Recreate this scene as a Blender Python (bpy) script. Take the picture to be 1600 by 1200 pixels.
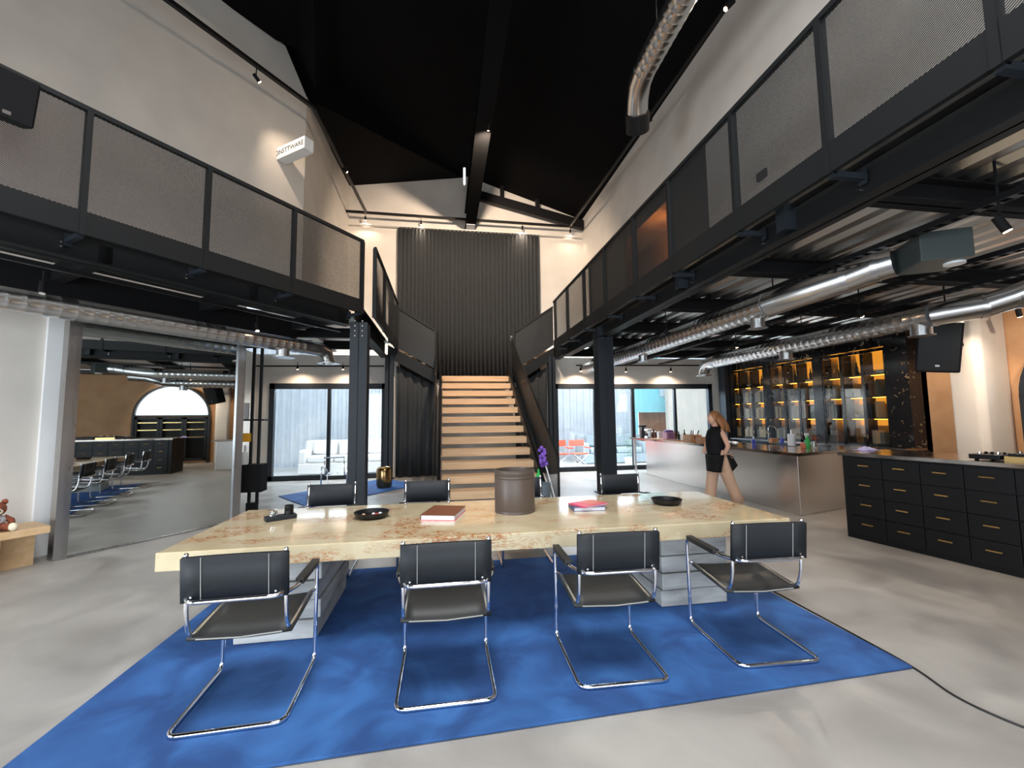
import bpy, bmesh, math, random
from mathutils import Vector, Matrix
random.seed(7)
S = bpy.context.scene
for o in list(bpy.data.objects): bpy.data.objects.remove(o)
COL = S.collection
PI = math.pi

# ------------------------------------------------------------------ camera
RIGHT = Vector((0.98735, -0.15815, -0.01164)); DOWN = Vector((0.00137, 0.08191, -0.99664)); FWD = Vector((0.15857, 0.98401, 0.08109))
EYE = Vector((0, 0, 1.6)); FOC = 660.0
cam_data = bpy.data.cameras.new('camera'); cam_data.sensor_width = 36; cam_data.lens = 36*FOC/1600
cam_data.clip_start = .05; cam_data.clip_end = 200
cam = bpy.data.objects.new('camera', cam_data); COL.objects.link(cam); S.camera = cam
mw = Matrix.Identity(4)
for i in range(3):
    mw[i][0] = RIGHT[i]; mw[i][1] = -DOWN[i]; mw[i][2] = -FWD[i]; mw[i][3] = EYE[i]
cam.matrix_world = mw

# ------------------------------------------------------------------ light of the place
S.view_settings.view_transform = 'Standard'; S.view_settings.look = 'None'; S.view_settings.gamma = 1
S.view_settings.exposure = 0.0; S.view_settings.use_curve_mapping = False
W = bpy.data.worlds.new('world'); S.world = W; W.use_nodes = True
bg = W.node_tree.nodes['Background']; bg.inputs[0].default_value = (.80, .90, 1, 1); bg.inputs[1].default_value = 1.9

def area(name, loc, target, sx, sy, power, color, spread=PI):
    l = bpy.data.lights.new(name, 'AREA'); l.shape = 'RECTANGLE'; l.size = sx; l.size_y = sy; l.energy = power; l.color = color; l.spread = spread
    o = bpy.data.objects.new(name, l); COL.objects.link(o); o.location = loc
    o.rotation_euler = (Vector(target)-Vector(loc)).to_track_quat('-Z', 'Y').to_euler(); return o
def spot(name, loc, target, power, color=(1, .79, .60), ang=70, r=.03):
    l = bpy.data.lights.new(name, 'SPOT'); l.energy = power; l.color = color; l.spot_size = math.radians(ang); l.spot_blend = .7; l.shadow_soft_size = r
    o = bpy.data.objects.new(name, l); COL.objects.link(o); o.location = loc
    o.rotation_euler = (Vector(target)-Vector(loc)).to_track_quat('-Z', 'Y').to_euler(); return o
area('added_overhead_fill', (.3, 1.2, 9.1), (.9, 3.6, 0), 5.0, 4.0, 620, (.97, .97, .98), math.radians(125))  # soft fill lamp added below the closed roof to brighten floor and table
# daylight entering by the street glazing behind the camera and by the two yard windows
area('daylight_street_window', (-1.0, -3.35, 1.75), (-1.0, 5, 2.2), 9.0, 3.0, 300, (.88, .94, 1))
area('daylight_street_side_window', (-6.3, .1, 1.6), (0, 3, 1.2), 2.6, 2.6, 290, (.85, .93, 1))
area('daylight_yard_sky_left', (-3.05, 13.1, 3.0), (-2.9, 9.5, 0), 2.9, .9, 330, (.78, .9, 1))
area('daylight_yard_sky_right', (5.6, 13.1, 3.0), (5.2, 9.5, 0), 4.6, .9, 900, (.80, .9, 1))

# ------------------------------------------------------------------ helpers
def ray(px, py): return RIGHT*(px-800)+DOWN*(py-600)+FWD*FOC
def at(px, py, x=None, y=None, z=None):
    d = ray(px, py)
    t = x/d.x if x is not None else (y/d.y if y is not None else (z-1.6)/d.z)
    return EYE+d*t
def atp(px, py, A, B):
    n = Vector((B[1]-A[1], A[0]-B[0], 0)); d = ray(px, py)
    return EYE+d*(n.dot(Vector((A[0], A[1], 0))-Vector((0, 0, 0)))/n.dot(d))
def V(*a): return Vector(a)

class MB:
    def __init__(s): s.bm = bmesh.new()
    def box(s, c, d, rz=0, rot=None, taper=1):
        m = Matrix.Translation(c) @ (rot if rot is not None else Matrix.Rotation(rz, 4, 'Z'))
        vs = [s.bm.verts.new(m @ V(i*d[0]/2*(taper if k > 0 else 1), j*d[1]/2*(taper if k > 0 else 1), k*d[2]/2)) for k in (-1, 1) for i, j in ((-1, -1), (1, -1), (1, 1), (-1, 1))]
        for f in ((3, 2, 1, 0), (4, 5, 6, 7), (0, 1, 5, 4), (1, 2, 6, 5), (2, 3, 7, 6), (3, 0, 4, 7)): s.bm.faces.new([vs[i] for i in f])
        return s
    def b2(s, a, b):
        return s.box(((a[0]+b[0])/2, (a[1]+b[1])/2, (a[2]+b[2])/2), (abs(b[0]-a[0]), abs(b[1]-a[1]), abs(b[2]-a[2])))
    def bar(s, p, q, w, h, up=(0, 0, 1)):          # a box from p to q, width w, height h
        p = Vector(p); q = Vector(q); y = (q-p); L = y.length; y.normalize(); x = y.cross(Vector(up)).normalized(); z = x.cross(y)
        r = Matrix((x, y, z)).transposed().to_4x4()
        return s.box((p+q)/2, (w, L, h), rot=r)
    def cyl(s, p, q, r, r2=None, n=16, cap=True):
        p = Vector(p); q = Vector(q); r2 = r if r2 is None else r2
        z = (q-p).normalized(); x = z.orthogonal().normalized(); y = z.cross(x)
        a = [s.bm.verts.new(p+(x*math.cos(t*2*PI/n)+y*math.sin(t*2*PI/n))*r) for t in range(n)]
        b = [s.bm.verts.new(q+(x*math.cos(t*2*PI/n)+y*math.sin(t*2*PI/n))*r2) for t in range(n)]
        for i in range(n): s.bm.faces.new((a[i], a[(i+1) % n], b[(i+1) % n], b[i]))
        if cap: s.bm.faces.new(a[::-1]); s.bm.faces.new(b)
        return s
    def tube(s, pts, r, n=10, closed=False, cap=True, ridge=0, step=.06):
        pts = [Vector(p) for p in pts]
        up = None
        if ridge:                                   # lock seam ridges along the length
            out = []; up = []
            for i in range(len(pts)-1):
                L = (pts[i+1]-pts[i]).length; k = max(1, int(L/step))
                for j in range(k):
                    for fr, h in ((0, 0), (.86, 0), (.93, 1)): out.append(pts[i].lerp(pts[i+1], (j+fr)/k)); up.append(h)
            pts = out+[pts[-1]]; up.append(0)
        m = len(pts); rings = []; x = None
        for i in range(m):
            if closed: t = (pts[(i+1) % m]-pts[i-1])
            else: t = pts[min(i+1, m-1)]-pts[max(i-1, 0)]
            t.normalize()
            x = t.orthogonal().normalized() if x is None else (x-t*x.dot(t)).normalized()
            y = t.cross(x); rr = (r[i] if isinstance(r, (list, tuple)) else r)*(1+(ridge*up[i] if up else 0))
            rings.append([s.bm.verts.new(pts[i]+(x*math.cos(a*2*PI/n)+y*math.sin(a*2*PI/n))*rr) for a in range(n)])
        for i in range(m if closed else m-1):
            A = rings[i]; B = rings[(i+1) % m]
            for a in range(n): s.bm.faces.new((A[a], A[(a+1) % n], B[(a+1) % n], B[a]))
        if cap and not closed: s.bm.faces.new(rings[0][::-1]); s.bm.faces.new(rings[-1])
        return s
    def lathe(s, prof, c=(0, 0, 0), n=28, sx=1, sy=1):
        c = Vector(c); rings = []
        for r, z in prof:
            if r < 1e-5: rings.append([s.bm.verts.new(c+V(0, 0, z))])
            else: rings.append([s.bm.verts.new(c+V(r*sx*math.cos(a*2*PI/n), r*sy*math.sin(a*2*PI/n), z)) for a in range(n)])
        for A, B in zip(rings, rings[1:]):
            for a in range(n):
                f = [A[a % len(A)], A[(a+1) % len(A)], B[(a+1) % len(B)], B[a % len(B)]]
                f = list(dict.fromkeys(f))
                if len(f) > 2: s.bm.faces.new(f)
        return s
    def prism(s, poly, z0, z1):
        a = [s.bm.verts.new((p[0], p[1], z0)) for p in poly]; b = [s.bm.verts.new((p[0], p[1], z1)) for p in poly]
        n = len(poly); s.bm.faces.new(a[::-1]); s.bm.faces.new(b)
        for i in range(n): s.bm.faces.new((a[i], a[(i+1) % n], b[(i+1) % n], b[i]))
        return s
    def extr(s, poly, vec):                         # polygon of 3d points swept by vec
        v = Vector(vec); a = [s.bm.verts.new(Vector(p)) for p in poly]; b = [s.bm.verts.new(Vector(p)+v) for p in poly]
        n = len(poly); s.bm.faces.new(a[::-1]); s.bm.faces.new(b)
        for i in range(n): s.bm.faces.new((a[i], a[(i+1) % n], b[(i+1) % n], b[i]))
        return s
    def quad(s, *p):
        s.bm.faces.new([s.bm.verts.new(Vector(q)) for q in p]); return s
    def ball(s, c, r, sx=1, sy=1, sz=1, n=14):
        k = n//2
        return s.lathe([(max(0, r*math.sin(i*PI/k)) if 0 < i < k else 0, -r*sz*math.cos(i*PI/k)) for i in range(k+1)], c, n, sx, sy)
    def build(s, name, mat, parent=None, smooth=False, bevel=0, loc=None):
        bmesh.ops.recalc_face_normals(s.bm, faces=s.bm.faces)
        if parent is None:
            if loc is None:
                xs = [v.co for v in s.bm.verts]
                loc = V((min(v.x for v in xs)+max(v.x for v in xs))/2, (min(v.y for v in xs)+max(v.y for v in xs))/2, min(v.z for v in xs))
            loc = Vector(loc); off = loc
        else:
            off = Vector((0, 0, 0)); p = parent
            while p is not None: off = off+p.location; p = p.parent
            loc = V(0, 0, 0)
        for v in s.bm.verts: v.co -= off
        me = bpy.data.meshes.new(name); s.bm.to_mesh(me); s.bm.free()
        me.materials.append(M[mat] if isinstance(mat, str) else mat)
        o = bpy.data.objects.new(name, me); COL.objects.link(o); o.location = loc
        if parent is not None: o.parent = parent
        if smooth:
            for p in me.polygons: p.use_smooth = True
            if smooth == 'auto': me.set_sharp_from_angle(angle=math.radians(38))
        if bevel:
            b = o.modifiers.new('bevel', 'BEVEL'); b.width = bevel; b.segments = 2; b.limit_method = 'ANGLE'
        return o
def tag(o, label, cat, group=None, kind=None):
    o['label'] = label; o['category'] = cat
    if group: o['group'] = group
    if kind: o['kind'] = kind
    return o
def thing(name, label, cat, loc=(0, 0, 0), group=None):
    o = bpy.data.objects.new(name, None); COL.objects.link(o); o.location = loc; o.empty_display_size = .1
    return tag(o, label, cat, group)
def struct(o): o['kind'] = 'structure'; return o
def copy_tree(o, parent=None):
    c = o.copy(); COL.objects.link(c)
    if parent is not None: c.parent = parent
    for ch in o.children: copy_tree(ch, c)
    return c
def dup(o, loc, rz, label, group=None):
    c = copy_tree(o); c.location = loc; c.rotation_euler = (0, 0, rz); c['label'] = label
    if group: c['group'] = group
    return c

# ------------------------------------------------------------------ materials
M = {}
def mat(name, col, rough=.5, metal=0, **k):
    m = bpy.data.materials.new(name); m.use_nodes = True; b = m.node_tree.nodes['Principled BSDF']
    b.inputs['Base Color'].default_value = (*col, 1); b.inputs['Roughness'].default_value = rough; b.inputs['Metallic'].default_value = metal
    for kk, v in k.items(): b.inputs[kk].default_value = v
    M[name] = m; return m
def nodes(m): return m.node_tree.nodes, m.node_tree.links, m.node_tree.nodes['Principled BSDF']
def noisy(name, c1, c2, scale=3, rough=.5, rough2=None, metal=0, detail=6, stretch=(1, 1, 1), lo=.35, hi=.65, bump=0, bscale=None, dist=0.0, **k):
    m = mat(name, c1, rough, metal, **k); N, L, b = nodes(m)
    tc = N.new('ShaderNodeTexCoord'); mp = N.new('ShaderNodeMapping'); mp.inputs['Scale'].default_value = stretch
    L.new(tc.outputs['Object'], mp.inputs[0])
    n = N.new('ShaderNodeTexNoise'); n.inputs['Scale'].default_value = scale; n.inputs['Detail'].default_value = detail; n.inputs['Distortion'].default_value = dist
    L.new(mp.outputs[0], n.inputs['Vector'])
    r = N.new('ShaderNodeValToRGB'); r.color_ramp.elements[0].position = lo; r.color_ramp.elements[1].position = hi
    r.color_ramp.elements[0].color = (*c1, 1); r.color_ramp.elements[1].color = (*c2, 1)
    L.new(n.outputs['Fac'], r.inputs[0]); L.new(r.outputs[0], b.inputs['Base Color'])
    if rough2 is not None:
        q = N.new('ShaderNodeMapRange'); q.inputs['To Min'].default_value = rough; q.inputs['To Max'].default_value = rough2
        q.inputs['From Min'].default_value = .35; q.inputs['From Max'].default_value = .65
        L.new(n.outputs['Fac'], q.inputs[0]); L.new(q.outputs[0], b.inputs['Roughness'])
    if bump:
        n2 = N.new('ShaderNodeTexNoise'); n2.inputs['Scale'].default_value = bscale or scale*4; n2.inputs['Detail'].default_value = 4
        L.new(mp.outputs[0], n2.inputs['Vector']); bp = N.new('ShaderNodeBump'); bp.inputs['Strength'].default_value = bump; bp.inputs['Distance'].default_value = .02
        L.new(n2.outputs['Fac'], bp.inputs['Height']); L.new(bp.outputs[0], b.inputs['Normal'])
    return m
def emis(name, col, strength):
    m = mat(name, (0, 0, 0), .5); b = m.node_tree.nodes['Principled BSDF']
    b.inputs['Emission Color'].default_value = (*col, 1); b.inputs['Emission Strength'].default_value = strength; return m

noisy('concrete_floor', (.265, .25, .232), (.405, .385, .355), 1.5, .32, .46, detail=12, lo=.30, hi=.70, dist=1.0)
noisy('plaster', (.60, .56, .51), (.66, .615, .56), 1.6, .85, bump=.05)
noisy('lit_wall_plaster', (.76, .76, .76), (.82, .82, .82), 1.6, .8)  # paler plaster: light on the wall put into the colour
noisy('terracotta_plaster', (.54, .30, .15), (.63, .37, .20), 2.2, .8)
mat('ceiling_black', (.0022, .0022, .0025), .9, **{'Specular IOR Level': .1})
mat('black_steel', (.008, .009, .010), .55, **{'Specular IOR Level': .3})
mat('column_steel', (.016, .021, .028), .5, **{'Specular IOR Level': .35})
mat('black_satin', (.006, .006, .007), .45, **{'Specular IOR Level': .3})
mat('black_matte', (.008, .008, .009), .8, **{'Specular IOR Level': .2})
mat('bolt_zinc', (.75, .76, .78), .25, 1)
mat('chrome', (.86, .86, .90), .07, 1)
mat('galvanised', (.58, .585, .59), .27, 1)
mat('deck_metal', (.60, .60, .59), .30, 1)
noisy('brushed_steel', (.75, .72, .70), (.77, .74, .72), 9, .27, metal=1, stretch=(1, 1, .08))
noisy('counter_top_steel', (.36, .31, .28), (.42, .37, .34), 4, .10, .22, metal=1)
noisy('mirror_frame_steel', (.42, .42, .43), (.50, .50, .51), 6, .22, .34, metal=1, stretch=(1, 1, .1))
mat('fan_grey', (.07, .085, .085), .4, .3); mat('mirror_glass', (.62, .66, .66), .015, 1)
noisy('burl_wood', (.58, .47, .29), (.68, .58, .38), 2.2, .13, detail=8, dist=1.2)
m = M['burl_wood']; N, L, b = nodes(m)                                   # burl clusters
tc = N.new('ShaderNodeTexCoord'); mp = N.new('ShaderNodeMapping'); mp.inputs['Scale'].default_value = (.8, 1.5, 2); L.new(tc.outputs['Object'], mp.inputs[0])
n1 = N.new('ShaderNodeTexNoise'); n1.inputs['Scale'].default_value = 2.6; n1.inputs['Detail'].default_value = 3; L.new(mp.outputs[0], n1.inputs['Vector'])
n2 = N.new('ShaderNodeTexNoise'); n2.inputs['Scale'].default_value = 17; n2.inputs['Detail'].default_value = 8; n2.inputs['Distortion'].default_value = 2.2; L.new(mp.outputs[0], n2.inputs['Vector'])
r1 = N.new('ShaderNodeValToRGB'); r1.color_ramp.elements[0].position = .50; r1.color_ramp.elements[1].position = .62; L.new(n1.outputs['Fac'], r1.inputs[0])
r2 = N.new('ShaderNodeValToRGB'); r2.color_ramp.elements[0].position = .44; r2.color_ramp.elements[1].position = .60; L.new(n2.outputs['Fac'], r2.inputs[0])
mu = N.new('ShaderNodeMath'); mu.operation = 'MULTIPLY'; L.new(r1.outputs[0], mu.inputs[0]); L.new(r2.outputs[0], mu.inputs[1])
mx = N.new('ShaderNodeMix'); mx.data_type = 'RGBA'; mx.inputs['B'].default_value = (.46, .17, .05, 1)
old = b.inputs['Base Color'].links[0].from_socket; L.new(old, mx.inputs['A']); L.new(mu.outputs[0], mx.inputs['Factor']); L.new(mx.outputs['Result'], b.inputs['Base Color'])
b.inputs['Coat Weight'].default_value = .6; b.inputs['Coat Roughness'].default_value = .06
noisy('stair_wood', (.60, .39, .22), (.70, .48, .29), 3, .5, stretch=(.4, 6, 6), detail=5)
noisy('bench_wood', (.60, .40, .21), (.68, .47, .27), 3, .5, stretch=(.5, 5, 5), detail=4)
noisy('crate_wood', (.42, .20, .09), (.50, .26, .12), 8, .5)
noisy('weathered_slab', (.30, .30, .29), (.56, .56, .54), 2.4, .7, stretch=(1, 1, 4), detail=7, bump=.2)
noisy('blue_velvet', (.007, .046, .165), (.026, .115, .33), 2.6, .8, detail=8, dist=.9, lo=.40, hi=.68)
M['blue_velvet'].node_tree.nodes['Principled BSDF'].inputs['Sheen Weight'].default_value = .25
M['blue_velvet'].node_tree.nodes['Principled BSDF'].inputs['Sheen Tint'].default_value = (.15, .35, 1, 1)
mat('rug_edge', (.004, .022, .09), .9)
mat('dark_leather', (.012, .015, .019), .6, **{'Specular IOR Level': .4}); mat('seat_leather', (.020, .020, .019), .5); mat('thread', (.38, .38, .36), .6)
noisy('brown_leather', (.085, .062, .050), (.105, .078, .064), 3, .42)
noisy('curtain_fabric', (.021, .024, .026), (.029, .032, .035), 20, .9)
mat('white_paint', (.80, .80, .82), .4); mat('paper', (.78, .80, .86), .7); mat('brown_cover', (.19, .065, .032), .4)
mat('pink_cover', (.75, .09, .16), .35); mat('orange_cover', (.72, .20, .12), .35); mat('blue_cover', (.10, .13, .25), .4)
mat('ink', (.05, .05, .06), .6); mat('brass', (.75, .52, .22), .25, 1); mat('bronze', (.32, .20, .09), .18, 1)
mat('cord_rubber', (.012, .012, .012), .5); mat('terrazzo_red', (.5, .04, .04), .5)
mat('skin', (.72, .40, .28), .5); mat('hair', (.36, .15, .055), .5); mat('trouser_cloth', (.62, .40, .28), .8); mat('lips', (.5, .12, .1), .5); mat('eye_white', (.8, .8, .8), .3)
mat('teddy_fur', (.24, .065, .03), .95); mat('teddy_cream', (.75, .68, .5), .9); mat('teddy_shirt', (.55, .57, .62), .9)
mat('grey_plastic', (.16, .20, .24), .4); mat('green_plastic', (.02, .45, .08), .35); mat('purple_fluff', (.22, .10, .50), .95)
mat('cyan_plastic', (.04, .45, .55), .4); mat('yellow_plastic', (.85, .42, .02), .5); mat('white_plastic', (.75, .77, .78), .35)
mat('blue_plastic', (.04, .06, .45), .3); mat('amber_glass', (.08, .025, .01), .1); mat('dark_bottle', (.015, .02, .012), .08)
mat('magenta_card', (.55, .30, .42), .5); mat('purple_ink', (.16, .05, .25), .5)
mat('sofa_white', (.80, .78, .77), .9); mat('sofa_grey', (.30, .36, .40), .9); mat('red_canvas', (.62, .10, .05), .8)
noisy('fence_metal', (.62, .68, .76), (.70, .76, .84), 3, .35, metal=.0)
mat('turquoise_panel', (.30, .70, .80), .6); mat('yard_paving', (.62, .60, .58), .7); mat('leaf', (.05, .16, .04), .6)
m = mat('brick', (.3, .12, .06), .8); N, L, b = nodes(m); t = N.new('ShaderNodeTexBrick'); t.inputs['Scale'].default_value = 6
t.inputs['Color1'].default_value = (.32, .13, .07, 1); t.inputs['Color2'].default_value = (.24, .10, .05, 1); t.inputs['Mortar'].default_value = (.36, .28, .22, 1)
tc = N.new('ShaderNodeTexCoord'); mp = N.new('ShaderNodeMapping'); mp.inputs['Rotation'].default_value = (PI/2, 0, 0); L.new(tc.outputs['Object'], mp.inputs[0]); L.new(mp.outputs[0], t.inputs['Vector']); L.new(t.outputs[0], b.inputs['Base Color'])
m = noisy('black_marble', (.008, .008, .010), (.012, .012, .014), 3, .12); N, L, b = nodes(m)            # gold veined stone
tc = N.new('ShaderNodeTexCoord'); v = N.new('ShaderNodeTexNoise'); v.inputs['Scale'].default_value = 7; v.inputs['Detail'].default_value = 5; v.inputs['Distortion'].default_value = 1.5; L.new(tc.outputs['Object'], v.inputs['Vector'])
r = N.new('ShaderNodeValToRGB'); e = r.color_ramp.elements; e[0].position = .62; e[0].color = (.009, .009, .011, 1); e[1].position = .68; e[1].color = (.20, .15, .09, 1)
L.new(v.outputs['Fac'], r.inputs[0]); L.new(r.outputs[0], b.inputs['Base Color'])
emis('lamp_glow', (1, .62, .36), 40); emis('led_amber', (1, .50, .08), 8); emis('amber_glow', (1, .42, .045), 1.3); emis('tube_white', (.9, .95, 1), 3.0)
mat('shelf_back', (.60, .40, .16), .6)
# clear glass that lets daylight in: mostly transparent with a faint gloss
m = bpy.data.materials.new('pane_glass'); m.use_nodes = True; M['pane_glass'] = m; N = m.node_tree.nodes; L = m.node_tree.links; N.clear()
o_ = N.new('ShaderNodeOutputMaterial'); g = N.new('ShaderNodeBsdfGlossy'); g.inputs['Roughness'].default_value = .02; t = N.new('ShaderNodeBsdfTransparent'); t.inputs[0].default_value = (.93, .96, .97, 1)
x = N.new('ShaderNodeMixShader'); x.inputs[0].default_value = .08; L.new(t.outputs[0], x.inputs[1]); L.new(g.outputs[0], x.inputs[2]); L.new(x.outputs[0], o_.inputs[0])
m = m.copy(); m.name = 'smoked_glass'; M['smoked_glass'] = m
for n_ in m.node_tree.nodes:
    if n_.type == 'BSDF_TRANSPARENT': n_.inputs[0].default_value = (.80, .76, .70, 1)
    if n_.type == 'MIX_SHADER': n_.inputs[0].default_value = .05
mat('clear_glass', (.95, .97, .95), .03); M['clear_glass'].node_tree.nodes['Principled BSDF'].inputs['Transmission Weight'].default_value = 1
# expanded metal infill: fine slanted strands with open slots between them
def mesh_mat(name, scale, fill):
    m = bpy.data.materials.new(name); m.use_nodes = True; M[name] = m; N = m.node_tree.nodes; L = m.node_tree.links; b = N['Principled BSDF']
    b.inputs['Base Color'].default_value = (.020, .022, .024, 1); b.inputs['Roughness'].default_value = .5
    tc = N.new('ShaderNodeTexCoord'); mp = N.new('ShaderNodeMapping'); mp.inputs['Rotation'].default_value = (math.radians(28), 0, 0)
    L.new(tc.outputs['Object'], mp.inputs[0])
    w = N.new('ShaderNodeTexWave'); w.wave_type = 'BANDS'; w.bands_direction = 'Z'; w.inputs['Scale'].default_value = scale; L.new(mp.outputs[0], w.inputs['Vector'])
    c = N.new('ShaderNodeMath'); c.operation = 'LESS_THAN'; c.inputs[1].default_value = fill; L.new(w.outputs['Fac'], c.inputs[0])
    t = N.new('ShaderNodeBsdfTransparent'); x = N.new('ShaderNodeMixShader'); L.new(c.outputs[0], x.inputs[0]); L.new(t.outputs[0], x.inputs[1]); L.new(b.outputs[0], x.inputs[2])
    L.new(x.outputs[0], N['Material Output'].inputs[0]); return m
mesh_mat('expanded_metal', 22, .34); mesh_mat('fine_mesh', 60, .70)

# ================================================================== the building
YB = 12.3            # back wall of the ground floor
YU = 13.6            # back wall of the upper hall
ZD = 3.42            # underside of the mezzanine deck
ML = V(-4.49, 5.84, 0); MU = V(.587, .8096, 0); MN = V(.8096, -.587, 0)      # left wall: point, direction away from the camera, normal into the room
def wl(t, n=0, z=0): return ML+MU*t+MN*n+V(0, 0, z)
def slab(name, pts, thick, mt='plaster'):                                  # a wall as a quad with thickness
    n = (Vector(pts[1])-Vector(pts[0])).cross(Vector(pts[-1])-Vector(pts[0])).normalized()
    return struct(MB().extr(pts, n*thick).build(name, mt))
struct(MB().b2((-9, -4, -.2), (9.6, YB+.2, 0)).build('floor', 'concrete_floor', loc=(0, 0, 0)))
# ground floor back wall, in one piece around its two openings
wb = MB()
for x0, x1, z0, z1 in ((-5.2, -4.62, 0, ZD), (-4.62, -1.62, 2.60, ZD), (-1.62, -1.3, 0, ZD), (3.05, 3.28, 0, ZD), (3.28, 8.40, 2.60, ZD), (8.40, 9.6, 0, ZD)):
    wb.b2((x0, YB, z0), (x1, YB+.2, z1))
struct(wb.build('wall_back', 'plaster'))
wu = MB(); wu.extr([(-3.1, YU, 3.42), (4.8, YU, 3.42), (4.8, YU, 8.45), (1.2, YU, 9.6), (.7, YU, 9.7), (-3.1, YU, 9.15)], (0, .2, 0))
struct(wu.build('wall_back_upper', 'plaster'))
struct(MB().b2((-1.4, YU, 0), (3.15, YU+.2, 3.42)).b2((-1.4, YB+.2, 0), (-1.35, YU, ZD)).b2((3.1, YB+.2, 0), (3.15, YU, ZD)).build('wall_stair_recess', 'plaster'))
# left wall, slanting: lower and upper in one plane; then the return to the back
WO = -.5
struct(MB().extr([wl(-9, WO), wl(2.4, WO), wl(2.4, WO, 3.75), wl(3.45, WO, 3.75), wl(3.45, WO, 8.4), wl(2.95, WO, 9.12), wl(-9, WO, 9.0)], -MN*.22).build('wall_left', 'plaster'))
struct(MB().b2((-5.2, 7.9, 0), (-5.0, YB+.2, ZD)).b2((-5.0, 7.9, 0), (-3.6, 8.0, ZD)).build('wall_left_alcove', 'plaster'))
struct(MB().extr([(-2.862, 8.94, 3.5), (-3.0, YU, 3.5), (-3.0, YU, 9.1), (-2.862, 8.94, 8.4)], (-.2, 0, 0)).build('wall_left_return', 'plaster'))
# right side: lower outer wall, upper wall over the mezzanine
struct(MB().b2((9.4, 6.2, 0), (9.6, YB+.2, ZD)).build('wall_right_bar', 'plaster'))
wr = MB()
for y0, y1, z0, z1 in ((-4, 6.72, 3.6, 8.75), (6.72, 13.0, 6.62, 8.75), (13.0, YU+.2, 3.6, 8.75)): wr.b2((4.72, y0, z0), (4.92, y1, z1))
struct(wr.build('wall_right_upper', 'plaster'))
# roof: two black slopes
rf = MB()
rf.extr([(-9, -4, 7.9), (.75, -4, 9.7), (.75, YU+.2, 9.7), (-3.2, YU+.2, 9.08), (-2.7, 8.95, 8.30), (-3.0, 8.45, 9.05), (-3.25, 8.3, 9.02), (-4.95, 6.3, 8.88), (-9.6, 1.5, 8.85)], (0, 0, .15))
rf.extr([(.75, -4, 9.7), (9.6, -4, 6.9), (9.6, YU+.2, 6.9), (.75, YU+.2, 9.7)], (0, 0, .15))
rf.b2((-9.2, -4, 9.86), (9.8, YU+.3, 9.95)).b2((-9.2, -4, 6.5), (-9.1, YU+.3, 9.9))  # slab and side sheet added around the slopes to block the sky
rf.b2((-9, 8.5, 8.0), (-3.3, 8.6, 9.9)).b2((-3.4, 8.5, 9.0), (-3.2, YU+.2, 9.9))
struct(rf.build('ceiling', 'ceiling_black'))
struct(MB().b2((-2.3, -.9, 9.0), (2.9, -.8, 9.25)).b2((-2.3, 3.2, 9.0), (2.9, 3.3, 9.25)).b2((-2.3, -.9, 9.0), (-2.2, 3.3, 9.25)).b2((2.8, -.9, 9.0), (2.9, 3.3, 9.25)).build('window_4', 'column_steel'))  # frame made up to dress the added overhead fill; the roof has no opening
struct(MB().b2((-9, -4, 0), (-6, -3.8, 8.8)).b2((4, -4, 0), (9.6, -3.8, 8.8)).b2((-6, -4, 3.5), (4, -3.8, 8.8)).build('wall_front', 'plaster'))
struct(MB().extr([wl(-9, WO, 0), wl(2.4, WO), wl(2.4, WO, .11), wl(-9, WO, .11)], MN*.02).build('baseboard_left', 'black_satin'))
# raised strip added left of the mirror, paler to show the lit wall
struct(MB().extr([wl(-.06, WO), wl(.5, WO), wl(.5, WO, 3.55), wl(-.06, WO, 3.55)], MN*.06).build('lit_wall_strip', 'lit_wall_plaster'))

# windows to the yard
def window(idx, x0, x1, z1, muls, label=None):
    f = MB(); w = .13
    for a, b in (((x0, YB-.03, 0), (x0+w, YB+.1, z1)), ((x1-w, YB-.03, 0), (x1, YB+.1, z1)), ((x0, YB-.03, z1-w*1.15), (x1, YB+.1, z1)), ((x0, YB-.03, 0), (x1, YB+.1, w))): f.b2(a, b)
    fr = struct(f.build('window_%d' % idx, 'column_steel'))
    for mx, mw_ in muls: MB().b2((mx-mw_/2, YB-.01, w), (mx+mw_/2, YB+.08, z1-w)).build('window_mullion', 'column_steel', fr)
    xs = [x0+w]+[q[0] for q in muls]+[x1-w]
    for a, b in zip(xs, xs[1:]): MB().b2((a, YB+.03, w), (b, YB+.036, z1-w)).build('window_pane', 'pane_glass', fr)
window(1, -4.66, -1.60, 2.62, ((-3.13, .09),))
window(2, 3.24, 8.44, 2.62, ((4.55, .12), (5.76, .10), (7.17, .08)))
fr = struct(MB().b2((-6, -3.9, 0), (-5.9, -3.8, 3.5)).b2((3.9, -3.9, 0), (4, -3.8, 3.5)).b2((-6, -3.9, 3.4), (4, -3.8, 3.5)).b2((-2.7, -3.9, 0), (-2.6, -3.8, 3.5)).b2((.6, -3.9, 0), (.7, -3.8, 3.5)).build('window_3', 'column_steel'))
MB().b2((-5.9, -3.86, 0), (3.9, -3.85, 3.4)).build('window_pane', 'pane_glass', fr)

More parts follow.
